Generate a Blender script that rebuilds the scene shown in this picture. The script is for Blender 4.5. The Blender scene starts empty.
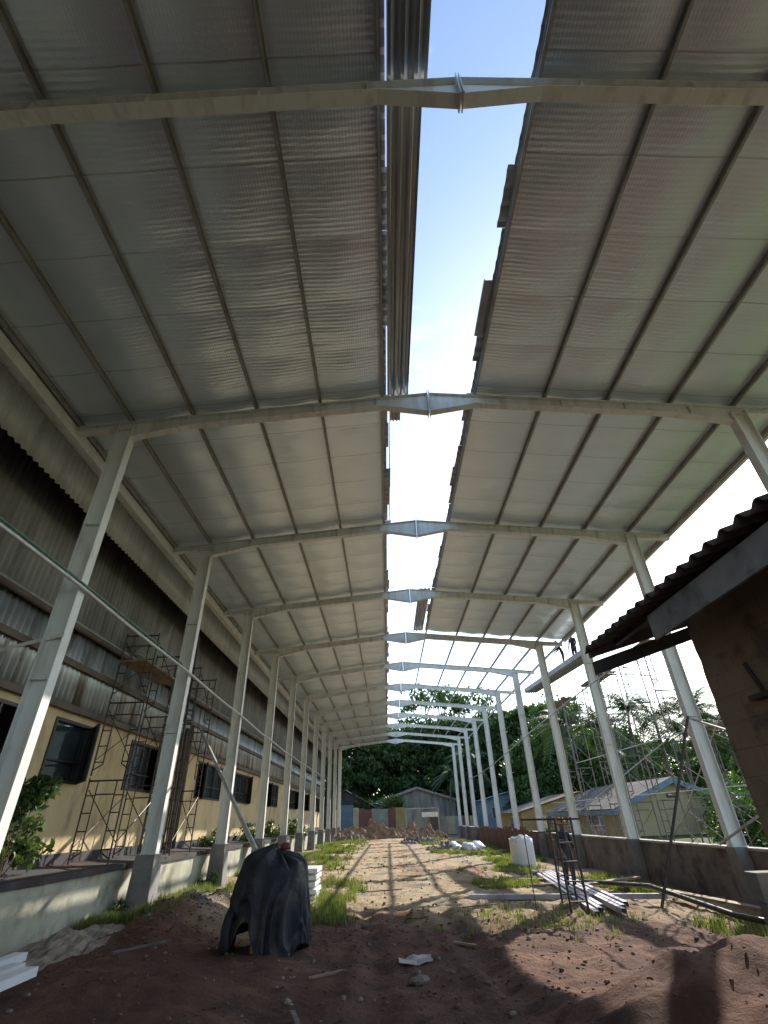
import bpy, bmesh, math, random
import numpy as np
from mathutils import Vector, Matrix, noise
R = math.radians
random.seed(7); rng = np.random.default_rng(7)
sc = bpy.context.scene
col = sc.collection

# ------------------------------------------------------------ camera
# (z = 0 is the camera height; the ground lies about 1.7 m below)
PITCH, ROLL, YAW = R(32.547), R(1.96), R(.643)
cd = bpy.data.cameras.new('camera'); cam = bpy.data.objects.new('camera', cd); col.objects.link(cam)
F = Vector((0, math.cos(PITCH), math.sin(PITCH))); Rt = Vector((1, 0, 0)); U = Vector((0, -math.sin(PITCH), math.cos(PITCH)))
R2 = Rt*math.cos(ROLL) - U*math.sin(ROLL); U2 = U*math.cos(ROLL) + Rt*math.sin(ROLL)
Zr = Matrix.Rotation(-YAW, 3, 'Z')
F, R2, U2 = Zr @ F, Zr @ R2, Zr @ U2
cam.matrix_world = Matrix(((R2.x, U2.x, -F.x, 0), (R2.y, U2.y, -F.y, 0), (R2.z, U2.z, -F.z, 0), (0, 0, 0, 1)))
cd.sensor_fit = 'VERTICAL'; cd.sensor_height = 24; cd.lens = 482.709/1024*24
cd.clip_start = .05; cd.clip_end = 3000
sc.camera = cam
# ------------------------------------------------------------ sky, sun, exposure
SAZ, SEL = math.atan2(9, 13.3), R(33)          # sun azimuth from +Y towards +X, and its height
w = bpy.data.worlds.new('World'); sc.world = w; w.use_nodes = True
nt = w.node_tree; nt.nodes.clear()
def wn(t, **k):
    n = nt.nodes.new(t)
    for a, b in k.items(): setattr(n, a, b)
    return n
sky = wn('ShaderNodeTexSky', sky_type='NISHITA', sun_disc=False, sun_elevation=SEL, sun_rotation=SAZ, air_density=1.2, dust_density=.8, ozone_density=1.6)
tc = wn('ShaderNodeTexCoord'); mp = wn('ShaderNodeMapping'); mp.inputs['Scale'].default_value = (1.3, 1.3, 3.2)
nz = wn('ShaderNodeTexNoise'); nz.inputs['Scale'].default_value = 1.9; nz.inputs['Detail'].default_value = 7; nz.inputs['Roughness'].default_value = .55
rp = wn('ShaderNodeValToRGB'); rp.color_ramp.elements[0].position = .62; rp.color_ramp.elements[1].position = 1.0
rp.color_ramp.elements[1].color = (.5, .5, .5, 1)
mx = wn('ShaderNodeMix', data_type='RGBA')
mx.inputs['B'].default_value = (10, 10.4, 11, 1)
bg = wn('ShaderNodeBackground'); bg.inputs['Strength'].default_value = .15
ow = wn('ShaderNodeOutputWorld')
L = nt.links.new
L(tc.outputs['Generated'], mp.inputs['Vector']); L(mp.outputs['Vector'], nz.inputs['Vector']); L(nz.outputs['Fac'], rp.inputs['Fac'])
L(rp.outputs['Color'], mx.inputs['Factor']); L(sky.outputs['Color'], mx.inputs['A']); L(mx.outputs['Result'], bg.inputs['Color']); L(bg.outputs['Background'], ow.inputs['Surface'])
sd = bpy.data.lights.new('sun', 'SUN'); sun = bpy.data.objects.new('sun', sd); col.objects.link(sun)
sd.energy = 3.8; sd.angle = R(.4); sd.color = (1, .93, .82)
sdir = Vector((math.sin(SAZ)*math.cos(SEL), math.cos(SAZ)*math.cos(SEL), math.sin(SEL)))
sun.rotation_euler = sdir.to_track_quat('Z', 'Y').to_euler()
sun.location = sdir*120
vs = sc.view_settings
vs.view_transform = 'Standard'; vs.look = 'None'; vs.gamma = 1; vs.use_curve_mapping = False
vs.exposure = 1.1
sc.render.engine = 'CYCLES'
sc.cycles.max_bounces = 8; sc.cycles.diffuse_bounces = 4

# ------------------------------------------------------------ materials
def mat(name, c1, c2=None, scale=3.0, rough=.8, metal=0, bump=0, bscale=None, stretch=(1, 1, 1), detail=6, c3=None, s3=.5, lo=.38, hi=.65, spec=.3, trans=None):
    m = bpy.data.materials.new(name); m.use_nodes = True; t = m.node_tree
    b = t.nodes['Principled BSDF']; b.inputs['Roughness'].default_value = rough; b.inputs['Metallic'].default_value = metal
    b.inputs['Specular IOR Level'].default_value = spec
    c2 = c2 or tuple(x*.8 for x in c1)
    g = t.nodes.new('ShaderNodeNewGeometry'); mpn = t.nodes.new('ShaderNodeMapping'); mpn.inputs['Scale'].default_value = stretch
    t.links.new(g.outputs['Position'], mpn.inputs['Vector'])
    def nzr(s, l, h, det=detail):
        n = t.nodes.new('ShaderNodeTexNoise'); n.inputs['Scale'].default_value = s; n.inputs['Detail'].default_value = det; n.inputs['Roughness'].default_value = .6
        t.links.new(mpn.outputs['Vector'], n.inputs['Vector'])
        r = t.nodes.new('ShaderNodeMapRange'); r.inputs['From Min'].default_value = l; r.inputs['From Max'].default_value = h
        t.links.new(n.outputs['Fac'], r.inputs['Value']); return n, r
    n, r = nzr(scale, lo, hi)
    mi = t.nodes.new('ShaderNodeMix'); mi.data_type = 'RGBA'
    mi.inputs['A'].default_value = (*c1, 1); mi.inputs['B'].default_value = (*c2, 1)
    t.links.new(r.outputs['Result'], mi.inputs['Factor']); out = mi.outputs['Result']
    if c3:
        n3, r3 = nzr(s3, .5, .66)
        m3 = t.nodes.new('ShaderNodeMix'); m3.data_type = 'RGBA'; m3.inputs['B'].default_value = (*c3, 1)
        t.links.new(out, m3.inputs['A']); t.links.new(r3.outputs['Result'], m3.inputs['Factor']); out = m3.outputs['Result']
    t.links.new(out, b.inputs['Base Color'])
    if bump:
        nb = t.nodes.new('ShaderNodeTexNoise'); nb.inputs['Scale'].default_value = bscale or scale*4; nb.inputs['Detail'].default_value = 8
        t.links.new(mpn.outputs['Vector'], nb.inputs['Vector'])
        bn = t.nodes.new('ShaderNodeBump'); bn.inputs['Strength'].default_value = 1; bn.inputs['Distance'].default_value = bump
        t.links.new(nb.outputs['Fac'], bn.inputs['Height']); t.links.new(bn.outputs['Normal'], b.inputs['Normal'])
    m['out'] = 1
    return m
def leafmat(name, c1, c2, tr=.35, rough=.5):
    m = bpy.data.materials.new(name); m.use_nodes = True; t = m.node_tree
    b = t.nodes['Principled BSDF']; b.inputs['Roughness'].default_value = rough; b.inputs['Specular IOR Level'].default_value = .35
    g = t.nodes.new('ShaderNodeNewGeometry'); mi = t.nodes.new('ShaderNodeMix'); mi.data_type = 'RGBA'
    mi.inputs['A'].default_value = (*c1, 1); mi.inputs['B'].default_value = (*c2, 1)
    t.links.new(g.outputs['Random Per Island'], mi.inputs['Factor'])
    t.links.new(mi.outputs['Result'], b.inputs['Base Color'])
    tl = t.nodes.new('ShaderNodeBsdfTranslucent'); mc = t.nodes.new('ShaderNodeMix'); mc.data_type = 'RGBA'; mc.blend_type = 'MULTIPLY'; mc.inputs['Factor'].default_value = 1
    t.links.new(mi.outputs['Result'], mc.inputs['A']); mc.inputs['B'].default_value = (1.3, 1.5, .5, 1)
    t.links.new(mc.outputs['Result'], tl.inputs['Color'])
    ms = t.nodes.new('ShaderNodeMixShader'); ms.inputs['Fac'].default_value = tr
    t.links.new(b.outputs['BSDF'], ms.inputs[1]); t.links.new(tl.outputs['BSDF'], ms.inputs[2])
    t.links.new(ms.outputs['Shader'], t.nodes['Material Output'].inputs['Surface'])
    return m
M = {}
M['steel'] = mat('painted_steel', (.72, .74, .72), (.64, .655, .63), 1.6, .45, 0, .002, 14, c3=(.56, .55, .50), s3=2.2, spec=.4, stretch=(2.5, 1, .45), lo=.3, hi=.7)
M['purlin'] = mat('purlin_steel', (.40, .40, .39), (.29, .28, .265), 3, .45, .3)
M['galv'] = mat('galvanised_steel', (.42, .43, .43), (.3, .3, .3), 5, .35, .8)
M['dkpipe'] = mat('dark_pipe_metal', (.06, .055, .05), (.10, .08, .07), 6, .5, .5)
M['pipe'] = mat('grey_pipe_metal', (.55, .56, .58), (.42, .42, .43), 6, .35, .3)
M['sheet'] = mat('roof_sheet_metal', (.35, .36, .36), (.25, .25, .25), 2, .45, .5)
M['flash'] = mat('flashing_metal', (.25, .27, .29), (.38, .38, .38), 1.2, .3, .8, stretch=(6, .6, 1))
M['wallsheet'] = mat('wall_cladding', (.40, .43, .43), (.26, .27, .26), .9, .4, .45, stretch=(1, 2.2, .45), c3=(.14, .12, .09), s3=1.3)
M['upsheet'] = mat('upper_wall_cladding', (.27, .27, .26), (.17, .165, .155), 1.2, .7, stretch=(1, 2, .4))
M['fascia'] = mat('fascia_cladding', (.38, .38, .36), (.29, .29, .27), 1.2, .5, .2, stretch=(1, 2, .4))
M['cream'] = mat('cream_render', (.60, .47, .27), (.50, .38, .21), 1.0, .85, 0, .004, 30, stretch=(1, 1, .5), c3=(.34, .26, .16), s3=1.6)
M['plinth'] = mat('dark_plinth', (.035, .035, .04), (.07, .065, .065), 1.6, .85, 0, .01, 12, c3=(.07, .035, .03), s3=1.2)
M['conc'] = mat('old_concrete', (.44, .43, .34), (.33, .32, .25), 1.3, .9, 0, .006, 25, c3=(.17, .16, .12), s3=1.1)
M['pedestal'] = mat('pedestal_concrete', (.24, .23, .225), (.15, .145, .14), 2, .9, 0, .008, 20)
M['block'] = mat('block_wall', (.25, .215, .20), (.15, .125, .115), 1.1, .9, 0, .01, 12, c3=(.10, .075, .065), s3=1.5)
M['coping'] = mat('wall_coping', (.5, .46, .44), (.35, .32, .3), 2, .85)
M['rust'] = mat('rusty_fence', (.19, .10, .07), (.11, .06, .045), 2, .8, 0, .004, 20, stretch=(1, 3, .5))
M['dark'] = mat('dark_frame', (.035, .03, .03), (.05, .045, .04), 4, .5)
M['girt'] = mat('girt_timber', (.13, .10, .08), (.08, .06, .05), 2, .7)
M['wood'] = mat('scaffold_plank', (.33, .25, .17), (.18, .13, .09), 3, .8, stretch=(1, 1, 6))
M['wetwood'] = mat('weathered_board', (.20, .17, .15), (.11, .09, .08), 3, .8, stretch=(.6, 4, 1))
M['soil'] = mat('reddish_dirt', (.30, .20, .13), (.19, .12, .08), 1.6, .95, 0, .05, 7)
M['rubble'] = mat('grey_rubble', (.27, .225, .18), (.15, .12, .10), 3, .9, 0, .02, 12)
M['white'] = mat('white_foil', (.78, .78, .80), (.68, .68, .71), 3, .35, 0)
M['pur'] = mat('purple_grey_steel', (.42, .39, .44), (.26, .24, .27), 2, .4, .3)
M['tarp'] = mat('black_tarp', (.014, .015, .022), (.026, .027, .036), 3.5, .58, 0, .03, 7, c3=(.06, .05, .045), s3=2.2, spec=.3)
M['orange'] = mat('orange_paint', (.55, .20, .04), (.4, .14, .03), 8, .5)
M['red'] = mat('red_paint', (.17, .035, .035), (.10, .025, .025), 8, .6)
M['rubber'] = mat('tyre_rubber', (.02, .02, .022), (.03, .03, .03), 8, .8)
M['hutwall'] = mat('hut_render', (.28, .21, .16), (.20, .148, .112), 1.5, .9, 0, .006, 15, c3=(.10, .07, .058), s3=2.6)
M['hutroof'] = mat('fibre_cement_sheet', (.13, .11, .11), (.08, .065, .07), 2, .9, 0, .003, 40)
M['hutboard'] = mat('shade_toned_fascia_board', (.32, .33, .38), (.20, .205, .24), 3, .8, c3=(.15, .15, .17), s3=4.5)  # white board; the grey it takes in shade is put into its colour
M['bark'] = mat('bark', (.12, .09, .07), (.07, .05, .04), 3, .95, 0, .02, 10, stretch=(3, 3, .6))
M['palmbark'] = mat('palm_bark', (.22, .18, .15), (.14, .11, .09), 4, .95, stretch=(.5, .5, 5))
M['leafA'] = leafmat('leaf_dark', (.028, .058, .02), (.085, .13, .04), .3)
M['leafB'] = leafmat('leaf_mid', (.03, .07, .018), (.08, .13, .035), .25)
M['leafC'] = leafmat('leaf_yellow', (.10, .17, .03), (.16, .24, .05), .4)
M['palm'] = leafmat('palm_leaf', (.03, .065, .02), (.08, .12, .035), .18, .55)
M['grass'] = leafmat('grass_blade', (.07, .115, .028), (.27, .26, .11), .35)
M['hcream'] = mat('house_cream', (.54, .46, .28), (.45, .38, .22), 1, .85)
M['hyellow'] = mat('house_yellow', (.46, .33, .14), (.36, .25, .11), 1, .85)
M['hblue'] = mat('house_blue', (.19, .30, .38), (.14, .22, .29), 1, .8)
M['hgrey'] = mat('house_grey', (.32, .30, .26), (.17, .16, .14), .8, .85, stretch=(2, 2, .5))
M['hroof'] = mat('tin_roof_brown', (.15, .125, .11), (.09, .075, .065), 1.0, .9, 0, c3=(.21, .20, .19), s3=.7)
M['droof'] = mat('dark_roof', (.03, .03, .036), (.05, .05, .055), 1, .7)
M['zinc'] = mat('zinc_roof', (.33, .34, .34), (.2, .2, .19), .8, .5, .3)
M['fred'] = mat('panel_red', (.20, .075, .07), (.13, .06, .055), 1, .7)
M['fgreen'] = mat('panel_green', (.26, .31, .28), (.17, .21, .19), 1, .7)
M['fyel'] = mat('panel_yellow', (.36, .31, .14), (.26, .22, .11), 1, .7)
M['fblue'] = mat('panel_blue', (.10, .17, .24), (.07, .12, .17), 1, .7)
M['fbeige'] = mat('panel_beige', (.40, .36, .26), (.3, .27, .2), 1, .7)
M['fbrown'] = mat('panel_brown', (.16, .10, .08), (.11, .07, .06), 1, .7)
M['shirt'] = mat('dark_shirt', (.03, .03, .045), (.045, .04, .055), 9, .9)
M['trousers'] = mat('dark_trousers', (.035, .035, .05), (.05, .05, .065), 9, .9)
M['skin'] = mat('skin', (.22, .12, .08), (.18, .10, .065), 9, .6)
M['net'] = leafmat('shade_net', (.30, .30, .28), (.35, .35, .33), .5)
M['scaftube'] = mat('scaffold_tube_metal', (.22, .21, .21), (.14, .12, .11), 6, .5, .3)
M['clod'] = mat('red_clod', (.17, .085, .06), (.10, .055, .042), 2, .95, 0, .01, 20)
M['green'] = mat('green_pipe_paint', (.10, .22, .16), (.07, .16, .12), 5, .5)

def joints(m, w_, h_, depth, swap):
    t = m.node_tree; b = t.nodes['Principled BSDF']; g = t.nodes.new('ShaderNodeNewGeometry'); sp = t.nodes.new('ShaderNodeSeparateXYZ'); cb = t.nodes.new('ShaderNodeCombineXYZ')
    t.links.new(g.outputs['Position'], sp.inputs[0]); t.links.new(sp.outputs['Y'], cb.inputs[0]); t.links.new(sp.outputs['Z'], cb.inputs[1])
    br = t.nodes.new('ShaderNodeTexBrick'); br.inputs['Scale'].default_value = 1; br.inputs['Brick Width'].default_value = w_; br.inputs['Row Height'].default_value = h_; br.inputs['Mortar Size'].default_value = .012; br.inputs['Mortar Smooth'].default_value = .6
    t.links.new(cb.outputs[0], br.inputs['Vector'])
    old = b.inputs['Normal'].links[0].from_socket; bn = t.nodes.new('ShaderNodeBump'); bn.invert = True; bn.inputs['Distance'].default_value = depth; bn.inputs['Strength'].default_value = 1
    t.links.new(br.outputs['Fac'], bn.inputs['Height']); t.links.new(old, bn.inputs['Normal']); t.links.new(bn.outputs['Normal'], b.inputs['Normal'])
joints(M['hutwall'], .42, .2, .006, 0); joints(M['block'], .42, .2, .012, 0)
def glass():
    m = bpy.data.materials.new('window_glass'); m.use_nodes = True; b = m.node_tree.nodes['Principled BSDF']
    b.inputs['Base Color'].default_value = (.035, .045, .055, 1); b.inputs['Roughness'].default_value = .05; b.inputs['Specular IOR Level'].default_value = 1.0; b.inputs['IOR'].default_value = 2.1
    return m
M['glass'] = glass()

def foil():
    m = bpy.data.materials.new('foil_insulation'); m.use_nodes = True; t = m.node_tree; b = t.nodes['Principled BSDF']
    b.inputs['Metallic'].default_value = .6
    g = t.nodes.new('ShaderNodeNewGeometry'); sp = t.nodes.new('ShaderNodeSeparateXYZ'); t.links.new(g.outputs['Position'], sp.inputs[0])
    def math_(op, a, bb=None, cc=None):
        n = t.nodes.new('ShaderNodeMath'); n.operation = op
        for i, v in enumerate((a, bb, cc)):
            if v is None: continue
            if isinstance(v, (int, float)): n.inputs[i].default_value = v
            else: t.links.new(v, n.inputs[i])
        return n.outputs[0]
    def noise_(s, st, det=5):
        mp_ = t.nodes.new('ShaderNodeMapping'); mp_.inputs['Scale'].default_value = st; t.links.new(g.outputs['Position'], mp_.inputs['Vector'])
        n = t.nodes.new('ShaderNodeTexNoise'); n.inputs['Scale'].default_value = s; n.inputs['Detail'].default_value = det; t.links.new(mp_.outputs['Vector'], n.inputs['Vector']); return n.outputs['Fac']
    # fine quilted rows of the bubble sheet: rows along x, cells along the row
    rows = math_('SINE', math_('MULTIPLY', sp.outputs['Y'], 2*math.pi/.085))
    cells = math_('SINE', math_('MULTIPLY', sp.outputs['X'], 2*math.pi/.05))
    q = math_('ADD', math_('MULTIPLY', rows, .6), math_('MULTIPLY', cells, .2))
    cr = noise_(2.2, (.35, 1.6, 1), 8)
    fine = noise_(26, (.5, 1, 1), 4)
    h = math_('ADD', math_('MULTIPLY', q, .0030), math_('ADD', math_('MULTIPLY', cr, .035), math_('MULTIPLY', fine, .004)))
    bn = t.nodes.new('ShaderNodeBump'); bn.inputs['Distance'].default_value = 1; bn.inputs['Strength'].default_value = .85
    t.links.new(h, bn.inputs['Height']); t.links.new(bn.outputs['Normal'], b.inputs['Normal'])
    # overlap seams every 1.2 m
    fr = math_('FRACT', math_('DIVIDE', math_('ADD', sp.outputs['Y'], 100.3), 1.22))
    seam = math_('LESS_THAN', fr, .022)
    mi = t.nodes.new('ShaderNodeMix'); mi.data_type = 'RGBA'; mi.inputs['A'].default_value = (.76, .87, .95, 1); mi.inputs['B'].default_value = (.63, .73, .79, 1)
    t.links.new(noise_(1.1, (.5, 1.4, 1), 6), mi.inputs['Factor'])
    m2 = t.nodes.new('ShaderNodeMix'); m2.data_type = 'RGBA'; m2.inputs['B'].default_value = (.34, .34, .31, 1)
    t.links.new(math_('MULTIPLY', math_('MULTIPLY', seam, noise_(.9, (1, 1, 1))), 1.1), m2.inputs['Factor']); t.links.new(mi.outputs['Result'], m2.inputs['A']); t.links.new(m2.outputs['Result'], b.inputs['Base Color'])
    rr = math_('ADD', math_('MULTIPLY', noise_(3, (1, 1, 1)), .22), .24); t.links.new(rr, b.inputs['Roughness'])
    return m
M['foil'] = foil()

def groundmat():
    m = bpy.data.materials.new('site_ground'); m.use_nodes = True; t = m.node_tree; b = t.nodes['Principled BSDF']; b.inputs['Roughness'].default_value = .95; b.inputs['Specular IOR Level'].default_value = .15
    g = t.nodes.new('ShaderNodeNewGeometry')
    def N(s, det=8, st=(1, 1, 1), rg=.6):
        mp_ = t.nodes.new('ShaderNodeMapping'); mp_.inputs['Scale'].default_value = st; t.links.new(g.outputs['Position'], mp_.inputs['Vector'])
        n = t.nodes.new('ShaderNodeTexNoise'); n.inputs['Scale'].default_value = s; n.inputs['Detail'].default_value = det; n.inputs['Roughness'].default_value = rg
        t.links.new(mp_.outputs['Vector'], n.inputs['Vector']); return n.outputs['Fac']
    def MR(v, a, bb):
        r = t.nodes.new('ShaderNodeMapRange'); r.inputs['From Min'].default_value = a; r.inputs['From Max'].default_value = bb; t.links.new(v, r.inputs['Value']); return r.outputs['Result']
    def MX(f, a, bb):
        n = t.nodes.new('ShaderNodeMix'); n.data_type = 'RGBA'
        for k, v in (('Factor', f), ('A', a), ('B', bb)):
            if isinstance(v, tuple): n.inputs[k].default_value = (*v, 1)
            else: t.links.new(v, n.inputs[k])
        return n.outputs['Result']
    red = MX(MR(N(1.7), .35, .65), (.175, .092, .066), (.098, .057, .045))
    red = MX(MR(N(.9, 6), .56, .7), red, (.24, .145, .10))
    sand = MX(MR(N(1.3), .35, .65), (.46, .36, .23), (.32, .24, .155))
    sand = MX(MR(N(.45, 6, (1, .6, 1)), .52, .62), sand, (.24, .135, .085))
    grey = MX(MR(N(.8, 5), .57, .64), sand, (.21, .20, .19))
    sp = t.nodes.new('ShaderNodeSeparateXYZ'); t.links.new(g.outputs['Position'], sp.inputs[0])
    ad = t.nodes.new('ShaderNodeMath'); ad.operation = 'MULTIPLY_ADD'; t.links.new(N(.5, 6), ad.inputs[0]); ad.inputs[1].default_value = 7; t.links.new(sp.outputs['Y'], ad.inputs[2])
    c = MX(MR(ad.outputs[0], 14.5, 18.5), red, grey)
    # turf outside the site
    ax = t.nodes.new('ShaderNodeMath'); ax.operation = 'ABSOLUTE'; t.links.new(sp.outputs['X'], ax.inputs[0])
    c = MX(MR(ax.outputs[0], 9.5, 12), c, MX(N(2), (.06, .10, .03), (.14, .12, .06)))
    t.links.new(c, b.inputs['Base Color'])
    bn = t.nodes.new('ShaderNodeBump'); bn.inputs['Distance'].default_value = .13; bn.inputs['Strength'].default_value = 1
    t.links.new(N(5, 12, (1, 1, 1), .68), bn.inputs['Height']); t.links.new(bn.outputs['Normal'], b.inputs['Normal'])
    return m
M['ground'] = groundmat()

# ------------------------------------------------------------ helpers
def tag(o, label=None, cat=None, group=None, kind=None):
    if label: o['label'] = label
    if cat: o['category'] = cat
    if group: o['group'] = group
    if kind: o['kind'] = kind
    return o
def thing(name, label, cat, loc=(0, 0, 0), group=None, rz=0):
    o = bpy.data.objects.new(name, None); col.objects.link(o); o.location = loc; o.rotation_euler = (0, 0, rz); o.empty_display_size = .2
    return tag(o, label, cat, group)
def wl(p):
    v = Vector((0, 0, 0))
    while p is not None: v += p.location; p = p.parent
    return v
class MB:
    def __init__(s): s.v = []; s.f = []
    def add(s, vs_, fs):
        o = len(s.v); s.v += [tuple(a) for a in vs_]; s.f += [tuple(i+o for i in f) for f in fs]; return s
    def box(s, x0, x1, y0, y1, z0, z1):
        return s.add([(x0, y0, z0), (x1, y0, z0), (x1, y1, z0), (x0, y1, z0), (x0, y0, z1), (x1, y0, z1), (x1, y1, z1), (x0, y1, z1)],
                     [(0, 3, 2, 1), (4, 5, 6, 7), (0, 1, 5, 4), (1, 2, 6, 5), (2, 3, 7, 6), (3, 0, 4, 7)])
    def hexa(s, p):   # 8 points, bottom 4 then top 4
        return s.add(p, [(0, 3, 2, 1), (4, 5, 6, 7), (0, 1, 5, 4), (1, 2, 6, 5), (2, 3, 7, 6), (3, 0, 4, 7)])
    def bar(s, a, b, w_, h_, up=(0, 0, 1)):
        a, b = Vector(a), Vector(b); d = (b-a).normalized(); u = Vector(up)
        if abs(d.dot(u)) > .98: u = Vector((0, 1, 0))
        r = d.cross(u).normalized()*w_/2; u = r.cross(d).normalized()*h_/2
        return s.hexa([a-r-u, a+r-u, b+r-u, b-r-u, a-r+u, a+r+u, b+r+u, b-r+u])
    def tube(s, pts, r, n=8, r2=None):
        pts = [Vector(p) for p in pts]; vs_ = []; fs = []; m = len(pts)
        for i, p in enumerate(pts):
            d = (pts[min(i+1, m-1)] - pts[max(i-1, 0)]).normalized()
            u = Vector((0, 0, 1)) if abs(d.z) < .95 else Vector((0, 1, 0))
            a = d.cross(u).normalized(); bb = a.cross(d).normalized()
            rr = r if r2 is None else r + (r2-r)*i/(m-1)
            for k in range(n):
                t_ = 2*math.pi*k/n; vs_.append(p + a*math.cos(t_)*rr + bb*math.sin(t_)*rr)
        for i in range(m-1):
            for k in range(n): fs.append((i*n+k, i*n+(k+1) % n, (i+1)*n+(k+1) % n, (i+1)*n+k))
        fs.append(tuple(range(n-1, -1, -1))); fs.append(tuple((m-1)*n+k for k in range(n)))
        return s.add(vs_, fs)
    def grid(s, fn, nu, nv, thick=None):
        o = [fn(i/(nu-1), j/(nv-1)) for j in range(nv) for i in range(nu)]
        fs = [(j*nu+i, j*nu+i+1, (j+1)*nu+i+1, (j+1)*nu+i) for j in range(nv-1) for i in range(nu-1)]
        return s.add(o, fs)
    def build(s, name, m, parent=None, smooth=False, bevel=0, solid=0):
        off = wl(parent) if parent else Vector((0, 0, 0))
        me = bpy.data.meshes.new(name); me.from_pydata([(a[0]-off.x, a[1]-off.y, a[2]-off.z) for a in s.v], [], s.f); me.materials.append(m)
        if smooth: me.polygons.foreach_set('use_smooth', [True]*len(me.polygons))
        me.update()
        o = bpy.data.objects.new(name, me); col.objects.link(o); o.parent = parent
        if bevel: b = o.modifiers.new('bevel', 'BEVEL'); b.width = bevel; b.segments = 2; b.limit_method = 'ANGLE'
        if solid: q = o.modifiers.new('solid', 'SOLIDIFY'); q.thickness = solid
        return o
def top(name, mb, m, label, cat, group=None, **k):      # a thing that is one mesh, origin at its base
    xs = [v[0] for v in mb.v]; ys = [v[1] for v in mb.v]; zs = [v[2] for v in mb.v]
    c = ((min(xs)+max(xs))/2, (min(ys)+max(ys))/2, min(zs))
    mb.v = [(a[0]-c[0], a[1]-c[1], a[2]-c[2]) for a in mb.v]
    o = mb.build(name, m, **k); o.location = c; return tag(o, label, cat, group)
def copy_tree(o, parent=None):
    c = o.copy(); col.objects.link(c); c.parent = parent
    for ch in o.children: copy_tree(ch, c)
    return c
def sstep(a, b, x): t_ = min(1, max(0, (x-a)/(b-a))); return t_*t_*(3-2*t_)

# ------------------------------------------------------------ ground
def gz(x, y):
    z = -1.72
    z -= .28*sstep(3.5, 7.8, x)*(1-sstep(9.2, 12, x)) * sstep(6, 10, y)
    z += .55*sstep(9.2, 13, x)
    n = noise.noise(Vector((x*.35, y*.35, 0)))*.05 + noise.noise(Vector((x*1.1, y*1.1, 3)))*(.055-.03*sstep(11, 17, y)) + noise.noise(Vector((x*3.3, y*3.3, 7)))*.045 + noise.noise(Vector((x*8, y*8, 9)))*.028
    if abs(x) > 12 or y > 72: n *= .4
    z += n
    if y < 14:
        for rx_ in (-.55, 1.05):
            xx = x-rx_-.35*math.sin(y*.23)
            z -= .065*math.exp(-(xx/.17)**2)*(.6+noise.noise(Vector((x*1.5, y*2.2, 14))))
            z += .03*math.exp(-((abs(xx)-.3)/.12)**2)
        z -= .07*max(0, noise.noise(Vector((x*2.7, y*2.7, 21)))-.28)*4*.5
    # mound on the right in the foreground, bank on the left
    z += .56*math.exp(-(((x-4.1)/1.9)**2 + ((y-6.3)/1.25)**2)) * (1+.25*noise.noise(Vector((x*2, y*2, 1))))
    z += .32*math.exp(-(((x-2.6)/1.1)**2 + ((y-5.3)/1.2)**2))*(1+.3*noise.noise(Vector((x*2.6, y*2.6, 8))))
    z += .44*math.exp(-(((x+4.3)/.9)**2 + ((y-13.6)/2.6)**2)) * (1+.6*noise.noise(Vector((x*2, y*2, 5))))
    z += .18*math.exp(-(((x+3.3)/1.3)**2 + ((y-8.2)/1.5)**2))
    z -= .10*math.exp(-(((x-.2)/1.0)**2 + ((y-9.6)/1.6)**2))
    return z
def axis(lo, hi, fine_lo, fine_hi, st, n):
    a = list(np.arange(fine_lo, fine_hi+1e-6, st))
    l = [fine_lo-(fine_lo-lo)*((i/n)**2.2) for i in range(n, 0, -1)]; r = [fine_hi+(hi-fine_hi)*((i/n)**2.2) for i in range(1, n+1)]
    return l+a+r
xs = axis(-900, 900, -7.5, 9.5, .10, 22)
ys = axis(-300, 2500, 2, 22, .14, 0) if 0 else ([-300, -150, -70, -30, -15, -8, -4, -2, 0, 1] + list(np.arange(2, 22, .10)) + list(np.arange(22, 76, .5)) + [80, 90, 105, 130, 170, 240, 400, 800, 1500, 2500])
g = MB(); nx = len(xs)
g.v = [(x, y, gz(x, y)) for y in ys for x in xs]
g.f = [(j*nx+i, j*nx+i+1, (j+1)*nx+i+1, (j+1)*nx+i) for j in range(len(ys)-1) for i in range(nx-1)]
tag(g.build('ground', M['ground'], smooth=True), kind='structure')

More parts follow.
